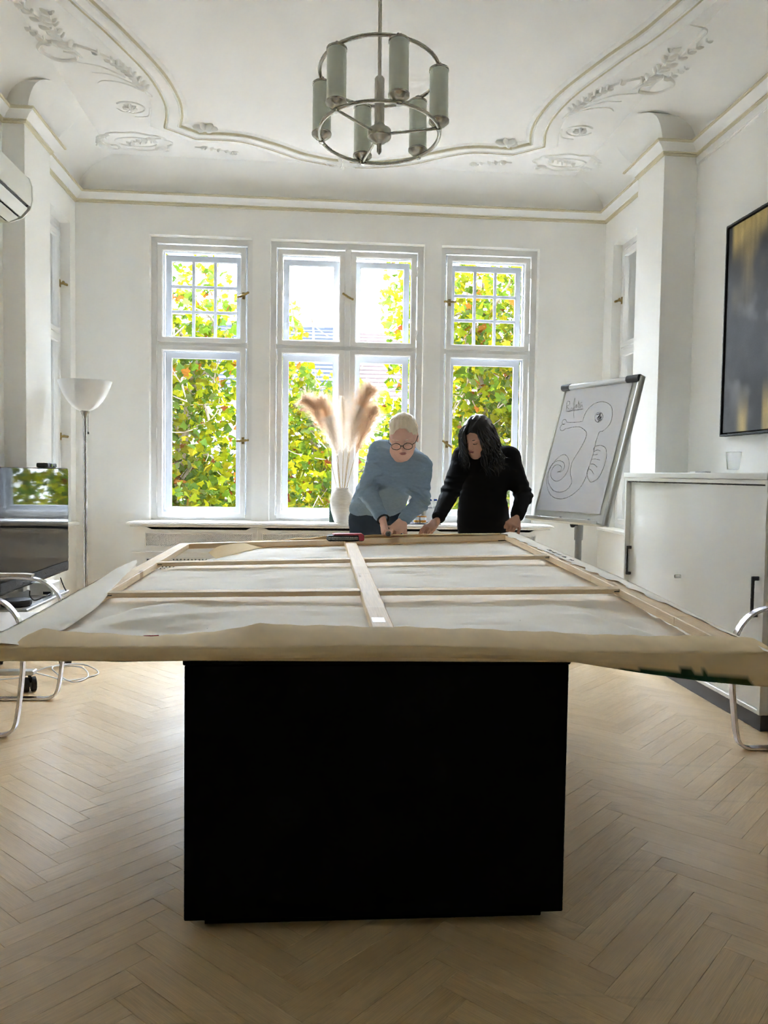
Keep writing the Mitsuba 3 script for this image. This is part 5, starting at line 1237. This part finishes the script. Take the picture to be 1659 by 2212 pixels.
hdL = hand(wrL, (-.55, -.72, -.42), (-.4, .1, -.9), 1, [.75, .85, .95, 1.0], s=1.0, thumb=(.5, .4))
body = HW.prims() + [sd_cone(HW.W(0, -.025, -.055), neckb + [0, .02, -.03], .052, .060, .025)] + torso(-.032) + armR(-.008) + armL(-.008)
body += legs(hip, (ftR, ftL), (kneeR, kneeL), 1, (.085, .055, .040)) + hdR + hdL
allp = np.array([hip, chest, HW.c, shR, shL, elR, wrR, elL, wrL, ftR, ftL, kneeR, kneeL])
lo, hi = bound(allp, .2); lo[2] = .02
add('body', sd_mesh(lambda p: sd_eval(body, p), lo, hi, .0042), 'm_skin2', parent=w, smooth=True, label='skin of face and hands')
def coat(p):
    d = sd_eval(torso(.020) + armR(.018, .14) + armL(.018, .14) + [sd_cone(shR + [-.005, 0, .012], shR + [.02, 0, .02], .062, .06, .03), sd_cone(shL + [.012, 0, .012], shL + [-.02, 0, .02], .062, .06, .03)], p)
    sk = sd_cone(hip + [0, 0, .05], hip + [.015, 0, -.14], .165, .185, .05)[0](p * np.array([1, 1.25, 1], np.float32) - np.array([0, hip[1] * .25, 0], np.float32))
    h = np.clip(.5 + .5 * (d - sk) / .06, 0, 1); d = d + (sk - d) * h - .06 * h * (1 - h)
    d = np.maximum(d, .775 - p[:, 2])
    e = wrinkle(p, .006, (8, 8, 20), 5)
    for el in (elR, elL):
        g = np.exp(-(np.linalg.norm(p - el.astype(np.float32), axis=1) / .10) ** 2)
        e = e + g * .008 * np.sin(p[:, 2] * 130 + 4 * meshkit.noise(p * 12))
    return d + e
lo, hi = bound(np.array([hip, chest, shR, shL, elR, wrR, elL, wrL, neckb]), .24)
add('coat', sd_mesh(coat, lo, hi, .006), 'm_coat', parent=w, smooth=True, label='plain black coat')
lp = []
for s in (-1, 1):
    lp.append(sheet(np.array([[(1.175 + s * (.012 + .05 * t), 5.452 - .012 * math.sin(3 * t) + .05 * t ** 2 * 0 - (.0 if t < .8 else 0), 1.12 + .26 * t), (1.175 + s * (.035 + .075 * t + .03 * math.sin(math.pi * t)), 5.445 + .03 * t, 1.125 + .255 * t)] for t in np.linspace(0, 1, 10)]), .003))
add('lapel', cat_(lp), 'm_coat', parent=w, smooth=True)
for z in (1.03, 1.10): add('button', xf(lathe([(0, 0), (.011, 0), (.011, .003), (.008, .005), (0, .004)], 16), mat4((1.170, 5.466, z), (1, 0, 0), (0, 0, 1), (0, -1, 0))), 'm_blackmatte', parent=w)
add('trousers', sd_mesh(lambda p: np.maximum(sd_eval([sd_ell(hip, (.160, .118, .13), None, .05)] + legs(hip, (ftR, ftL), (kneeR, kneeL), 1, (.095, .072, .062)), p), p[:, 2] - 1.0), *bound(np.array([hip, ftR, ftL, kneeR, kneeL]), .2), .010), 'm_coat', parent=w, smooth=True)
for ft in (ftR, ftL): add('shoe', sd_mesh(lambda p: np.maximum(sd_eval(shoe(ft, (0, -1, 0)), p), .004 - p[:, 2]), ft - [.12, .3, .13], ft + [.12, .12, .12], .008), 'm_blackmatte', parent=w, smooth=True)
for s in (-1, 1):
    add('eyebrow', tube([HW.W(s * x, y, z) for x, y, z in ((.012, .094, .0215), (.030, .0955, .026), (.049, .082, .022))], [.0024, .0028, .0012], 6), 'm_blackhair', parent=w, smooth=True)
    add('eyelid', tube([HW.W(s * x, y, z) for x, y, z in ((.018, .0915, -.0005), (.026, .0965, -.0030), (.036, .0965, -.0035), (.047, .088, .0)) ], .0018, 6), 'm_blackhair', parent=w, smooth=True)
add('lips', cat_(xf(sphere((0, 0, 0), 1, 2, (.0195, .0055, .0042)), mat4(HW.W(0, .1015, -.0515), *(HW.R[[0, 1, 2]] * S2))), xf(sphere((0, 0, 0), 1, 2, (.017, .0055, .0050)), mat4(HW.W(0, .1000, -.0608), *(HW.R[[0, 1, 2]] * S2)))), 'm_lips2', parent=w, smooth=True)
def hair_w(p):
    d = sd_eval([HW.ell((0, -.022, .042), (.098, .110, .110)), HW.ell((.030, -.060, -.06), (.105, .070, .13), .05)], p)
    d2 = sd_eval([HW.ell((-.016, .112, -.010), (.066, .075, .092)), HW.ell((0, .07, -.11), (.07, .11, .08), .02)], p)
    q = (p - HW.c.astype(np.float32)) @ HW.R.T.astype(np.float32)
    return np.maximum(d, -d2) + .004 * np.sin(150 * q[:, 0] + 8 * meshkit.noise(q * 14)) * .7 + wrinkle(q, .006, (40, 12, 12), 6)
add('hair', sd_mesh(hair_w, HW.c - .24, HW.c + .24, .004), 'm_blackhair', parent=w, smooth=True, label='long wavy black hair')
rng = np.random.default_rng(8)
lk = []
def lock(root, way, r0, amp, ph, n=26):
    c = spline([np.asarray(q, float) for q in [root] + way], 11); s = np.linspace(0, 1, len(c))
    t, n1, n2 = frames(c)
    c = c + (amp * s ** .6 * np.sin(s * 24 + ph))[:, None] * n1 + (amp * s ** .6 * np.cos(s * 21 + ph * 1.3))[:, None] * n2
    lk.append(tube(c, r0 * (1 - s ** 3 * .75), 5))
for i in range(210):
    th = rng.uniform(-1, 1) * 2.55                       # angle around the head from the back
    side = math.sin(th); bk = -math.cos(th)
    top = (rng.uniform(.0, .02) * np.sign(side), .045 * rng.uniform(-1, .8), .140)
    a = HW.W(*top)
    b = HW.W(side * .094, bk * .104 - .015, .050 + rng.uniform(-.02, .02))
    c = HW.W(side * .122 + .012, bk * .118 - .028, -.050)
    dz = rng.uniform(.12, .20)
    d = c + np.array([(b - HW.c)[0] * .22, (b - HW.c)[1] * .15 + .02, -dz * .5]); e = d + np.array([rng.normal() * .025 + .012, .012 + rng.normal() * .018, -dz * .5])
    lock(a, [b, c, d, e], rng.uniform(.0045, .0085), rng.uniform(.009, .020), rng.uniform(0, 6))
for i in range(90):                                     # locks falling in front of the cheek away from the window handle
    x = rng.uniform(.030, .100); y = .118 - .75 * max(0, x - .03) + rng.uniform(-.01, .008)
    a = HW.W(.008, .055, .132); b = HW.W(x * .80, y * .92, .070); c = HW.W(x, y, -.015); d = HW.W(x * 1.02, y + .004, -.10); dz = rng.uniform(.0, .09)
    e = d + np.array([rng.normal() * .014 - .012, rng.normal() * .012, -dz])
    lock(a, [b, c, d, e], rng.uniform(.004, .0075), rng.uniform(.008, .017), rng.uniform(0, 6))
for i in range(16):                                     # the thin side by the window
    x = -rng.uniform(.078, .092); a = HW.W(-.01, .03, .136); b = HW.W(x, rng.uniform(.0, .045), .05); c = HW.W(x, rng.uniform(.0, .05), -.04); d = c + np.array([rng.normal() * .008, 0, -rng.uniform(.02, .09)])
    lock(a, [b, c, d], rng.uniform(.003, .006), rng.uniform(.004, .008), rng.uniform(0, 6))
add('hair_locks', cat_(lk), 'm_blackhair', parent=w, smooth=True)

# ------------------------------------------------------------------ outside: plane trees, houses across the street
rng = np.random.default_rng(21)
add('street', box(-60, 60, 7.6, 90, -7.3, -7.0), 'm_ground', kind='structure', label='street in front of the house')
def leaf_mesh(seed):
    r = np.random.default_rng(seed)
    ang = np.radians([-90, -52, -30, -4, 16, 42, 62, 90, 118, 138, 164, 184, 210, 232]); rad = np.array([.22, .50, .66, .52, .86, .58, .78, 1.0, .78, .58, .86, .52, .66, .50]) * (1 + .08 * r.normal(size=14))
    x, y = rad * np.cos(ang), rad * np.sin(ang)
    z = -.35 * np.abs(x) ** 1.4 + .10 * np.sin(3 * y + r.uniform(0, 6))
    v = np.vstack([[0, -.1, .06], np.column_stack([x, y, z])]); v = np.vstack([v, [[.02, -.75, -.1], [-.02, -.75, -.1]]])
    f = [[0, 1 + k, 1 + (k + 1) % 14] for k in range(14)] + [[1, 16, 15]]
    return v, np.array(f)
LM = [leaf_mesh(i) for i in range(5)]
PAL = [((.16, .185, .006), 5), ((.20, .20, .006), 5), ((.075, .125, .010), 5), ((.07, .12, .02), 3), ((.26, .22, .010), 2), ((.23, .085, .012), .7), ((.15, .040, .012), .35), ((.12, .15, .04), 1.5)]
pw = np.array([q[1] for q in PAL]); pw = pw / pw.sum()
CPLY = {}
def rand_rot(r):
    q = r.normal(size=3); q[2] = abs(q[2]) + .2; q[1] -= .7; z = nrm(q); x = nrm(np.cross(z, r.normal(size=3))); return np.column_stack([x, np.cross(z, x), z])
def tree(label, foot, trunk, crowns, nleaf, seed, size=(.060, .110)):
    k = thing('plane_tree', label, 'tree'); r = np.random.default_rng(seed)
    add('trunk', tube(spline(trunk, 6), np.linspace(.20, .035, 6 * (len(trunk) - 1) + 1), 10), 'm_bark', parent=k, smooth=True)
    tw = []; C_ = [np.array(c[:3]) for c in crowns]
    tp = spline(trunk, 6)
    for c, cr in zip(C_, crowns):
        for i in range(int(cr[6] if len(cr) > 6 else 7)):
            e = c + r.normal(size=3) * np.array(cr[3:6]) * .55
            s0 = tp[np.argmin(np.linalg.norm(tp - (c + (e - c) * .2), axis=1) + r.uniform(0, .5, len(tp)))]
            md = s0 * .45 + e * .55 + r.normal(size=3) * .18 + [0, 0, .12]
            b = spline([s0, md, e], 6); tw.append(tube(b, np.linspace(.034, .007, len(b)), 6))
            for j in range(3):
                q = b[r.integers(4, len(b))]; e2 = q + r.normal(size=3) * .45; tw.append(tube(spline([q, (q + e2) / 2 + r.normal(size=3) * .06, e2], 4), np.linspace(.011, .003, 9), 5))
    add('branches', cat_(tw), 'm_bark', parent=k, smooth=True)
    pos = []
    wts = np.array([c[3] * c[4] * c[5] for c in crowns]) ** .67 * np.array([(c[7] if len(c) > 7 else 1.0) for c in crowns]); wts /= wts.sum()
    for i in range(nleaf):
        c = crowns[r.choice(len(crowns), p=wts)]
        d = nrm(r.normal(size=3)) * r.random() ** .42
        pos.append(np.array(c[:3]) + d * np.array(c[3:6]))
    pos = np.array(pos); pos = pos[pos[:, 1] > 7.75]
    order = np.argsort(np.linalg.norm(pos - CAM, axis=1) - 3.0 * ((pos[:, 2] > .2) & (np.abs(pos[:, 0] - .2 - .0) < 3.6)))
    pos = pos[order]
    V, F, Cc, nv = [], [], [], 0
    for i, p in enumerate(pos):
        v, f = LM[r.integers(5)]; sc_ = r.uniform(*size); R_ = rand_rot(r)
        col = np.array(PAL[r.choice(len(PAL), p=pw)][0]) * r.uniform(.58, 1.10)
        vv = (v * sc_) @ R_.T + p
        if i < 280:
            add('leaf', TM(vv, f), 'm_leaf', parent=k, color=np.tile(col, (len(v), 1)))
        else: V.append(vv); F.append(f + nv); Cc.append(np.tile(col, (len(v), 1))); nv += len(v)
    add('foliage', TM(np.vstack(V), np.vstack(F)), 'm_leaf', parent=k, color=np.vstack(Cc), kind='stuff')
tree('yellowing plane tree filling the window behind the floor lamp side of the room', (-2.6, 12, -7), [(-2.6, 12.4, -7), (-2.55, 12.3, -3), (-2.35, 12.1, -.6), (-2.0, 12.0, 1.6), (-1.7, 12.2, 3.6)],
     [(-2.3, 11.6, .6, 1.5, 1.6, 1.6, 10), (-1.9, 12.0, 2.8, 1.0, 1.2, 1.7, 8, 1.1), (-3.6, 12.5, 1.4, 1.5, 1.8, 2.4, 7), (-1.2, 12.4, .3, 1.1, 1.4, 1.6, 7)], 8800, 31)
tree('sparser plane tree behind the pampas grass with roofs showing above it', (.4, 14, -7), [(.4, 14.3, -7), (.42, 14.2, -3), (.30, 14.0, -.6), (.1, 13.8, 1.0), (-.2, 13.6, 2.2)],
     [(-.2, 13.2, .6, 1.1, 1.5, 1.5, 8, .9), (-.60, 13.4, 2.5, .55, .9, 1.7, 6, .8), (.6, 13.6, .4, 1.0, 1.3, 1.3, 7, .75), (.25, 13.6, 2.1, .9, 1.0, .9, 5, .45)], 4600, 32)
tree('dense plane tree filling the window behind the person in black', (3.2, 12, -7), [(3.4, 12.4, -7), (3.3, 12.3, -3), (3.0, 12.1, -.6), (2.6, 12.0, 1.6), (2.2, 12.0, 4.2)],
     [(2.7, 11.6, .8, 1.4, 1.6, 1.8, 10), (2.4, 11.8, 3.2, 1.1, 1.4, 1.7, 10), (3.9, 12.3, 1.8, 1.5, 1.8, 2.6, 7), (1.45, 12.2, 3.7, .55, 1.0, 1.2, 5, .8), (1.25, 12.2, 1.6, .5, .9, 1.3, 4, .7)], 9600, 33)
def house(label, x0, x1, y0, z1, ridge, roofmat, seed, cols, rows_):
    k = thing('town_house', label, 'building')
    wl_ = mbox(x0, x1, y0, y0 + 9, -7, z1); ww = (x1 - x0) / cols; ps = []
    for i in range(cols):
        for j in range(rows_):
            xc = x0 + ww * (i + .5); zb = z1 - 3.1 - 3.3 * j
            ps.append((xc - .55, xc + .55, zb, zb + 1.9)); wl_ = wl_ - mbox(xc - .55, xc + .55, y0 - .2, y0 + .25, zb, zb + 1.9)
    add('facade', from_man(wl_), 'm_facade', parent=k)
    for a, b, c, d in ps:
        wk = add('window', cat_(ring_bars(a, b, c, d, .09, 0, .06), bev((a + b) / 2 - .04, (a + b) / 2 + .04, 0, .06, c, d, .01), bev(a, b, 0, .06, c + 1.2, c + 1.28, .01)).apply_translation((0, y0 + .12, 0)), 'm_window', parent=k)
        add('pane', box(a, b, y0 + .20, y0 + .24, c, d), 'm_farpane', parent=wk)
        add('window_surround', ring_bars(a - .14, b + .14, c - .14, d + .14, .14, y0 - .06, y0 + .02), 'm_facade', parent=k)
    add('eaves', cat_(bev(x0 - .3, x1 + .3, y0 - .45, y0 + .2, z1 - .25, z1, .04), bev(x0, x1, y0 - .12, y0, z1 - 3.55, z1 - 3.38, .03)), 'm_facade', parent=k)
    run = 4.5; n_ = 16; rows__ = []
    for i in range(n_):
        t0, t1 = i / n_, (i + 1) / n_
        p = lambda t, up: (y0 - .45 + (run + .45) * t, z1 + (ridge - z1) * t + up)
        ya, za = p(t0, .06); yb, zb = p(t1, .0)
        rows__.append(TM([(x0 - .3, ya, za), (x1 + .3, ya, za), (x1 + .3, yb, zb), (x0 - .3, yb, zb), (x0 - .3, ya, za - .07), (x1 + .3, ya, za - .07)], [[0, 1, 2], [0, 2, 3], [4, 5, 1], [4, 1, 0]]))
    back = TM([(x0 - .3, y0 + run, ridge), (x1 + .3, y0 + run, ridge), (x1 + .3, y0 + 9.4, z1), (x0 - .3, y0 + 9.4, z1)], [[0, 1, 2], [0, 2, 3]])
    add('roof', cat_(rows__, back, bev(x0 - .3, x1 + .3, y0 + run - .12, y0 + run + .12, ridge - .1, ridge + .08, .03)), roofmat, parent=k, kind='stuff')
    for q in (.3, .8):
        xc = x0 + (x1 - x0) * q
    return k
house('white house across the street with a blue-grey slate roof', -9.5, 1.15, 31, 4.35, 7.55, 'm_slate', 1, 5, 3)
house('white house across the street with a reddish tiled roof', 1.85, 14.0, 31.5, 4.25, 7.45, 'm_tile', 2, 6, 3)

def wing(label, x0, x1, xf_):
    """plain house wing beside the bay; xf_: the x of the face turned to the bay"""
    k = thing('house_wing', label, 'building')
    b = mbox(x0, x1, 6.2, 16, -7, 14.0); sg_ = 1 if xf_ == x1 else -1; ps = []
    for yc in (8.6, 11.1, 13.6):
        for zb in (-2.4, .9, 4.3, 7.7):
            ps.append((yc, zb)); b = b - mbox(min(xf_, xf_ - sg_ * .25), max(xf_, xf_ - sg_ * .25) + (.1 if sg_ > 0 else 0), yc - .5, yc + .5, zb, zb + 1.9) - (mbox(xf_ - .1, xf_ + .1, yc - .5, yc + .5, zb, zb + 1.9))
    add('facade', from_man(b), 'm_wing', parent=k)
    for yc, zb in ps:
        wk = add('window', xf(ring_bars(yc - .5, yc + .5, zb, zb + 1.9, .08, 0, .06), mat4((xf_ - sg_ * .10, 0, 0), (0, 1, 0), (-sg_, 0, 0), (0, 0, 1))), 'm_window', parent=k)
        add('pane', box(min(xf_ - sg_ * .16, xf_ - sg_ * .20), max(xf_ - sg_ * .16, xf_ - sg_ * .20), yc - .5, yc + .5, zb, zb + 1.9), 'm_farpane', parent=wk)
    add('eaves', bev(x0 - .2, x1 + .2, 6.2, 16.2, 14.0, 14.3, .05), 'm_wing', parent=k)
wing('pale house wing seen at a slant through the left side window', -13, -5.5, -5.5)
wing('pale house wing seen at a slant through the right side window', 5.9, 14, 5.9)

for sd, x0, x1 in (('left', -14, -2.38), ('right', 2.93, 14)):
    add('wall_exterior_' + sd, box(x0, x1, 5.30, 5.62, -7, 13), 'm_wing', kind='structure', label='street front of the house beside the bay')
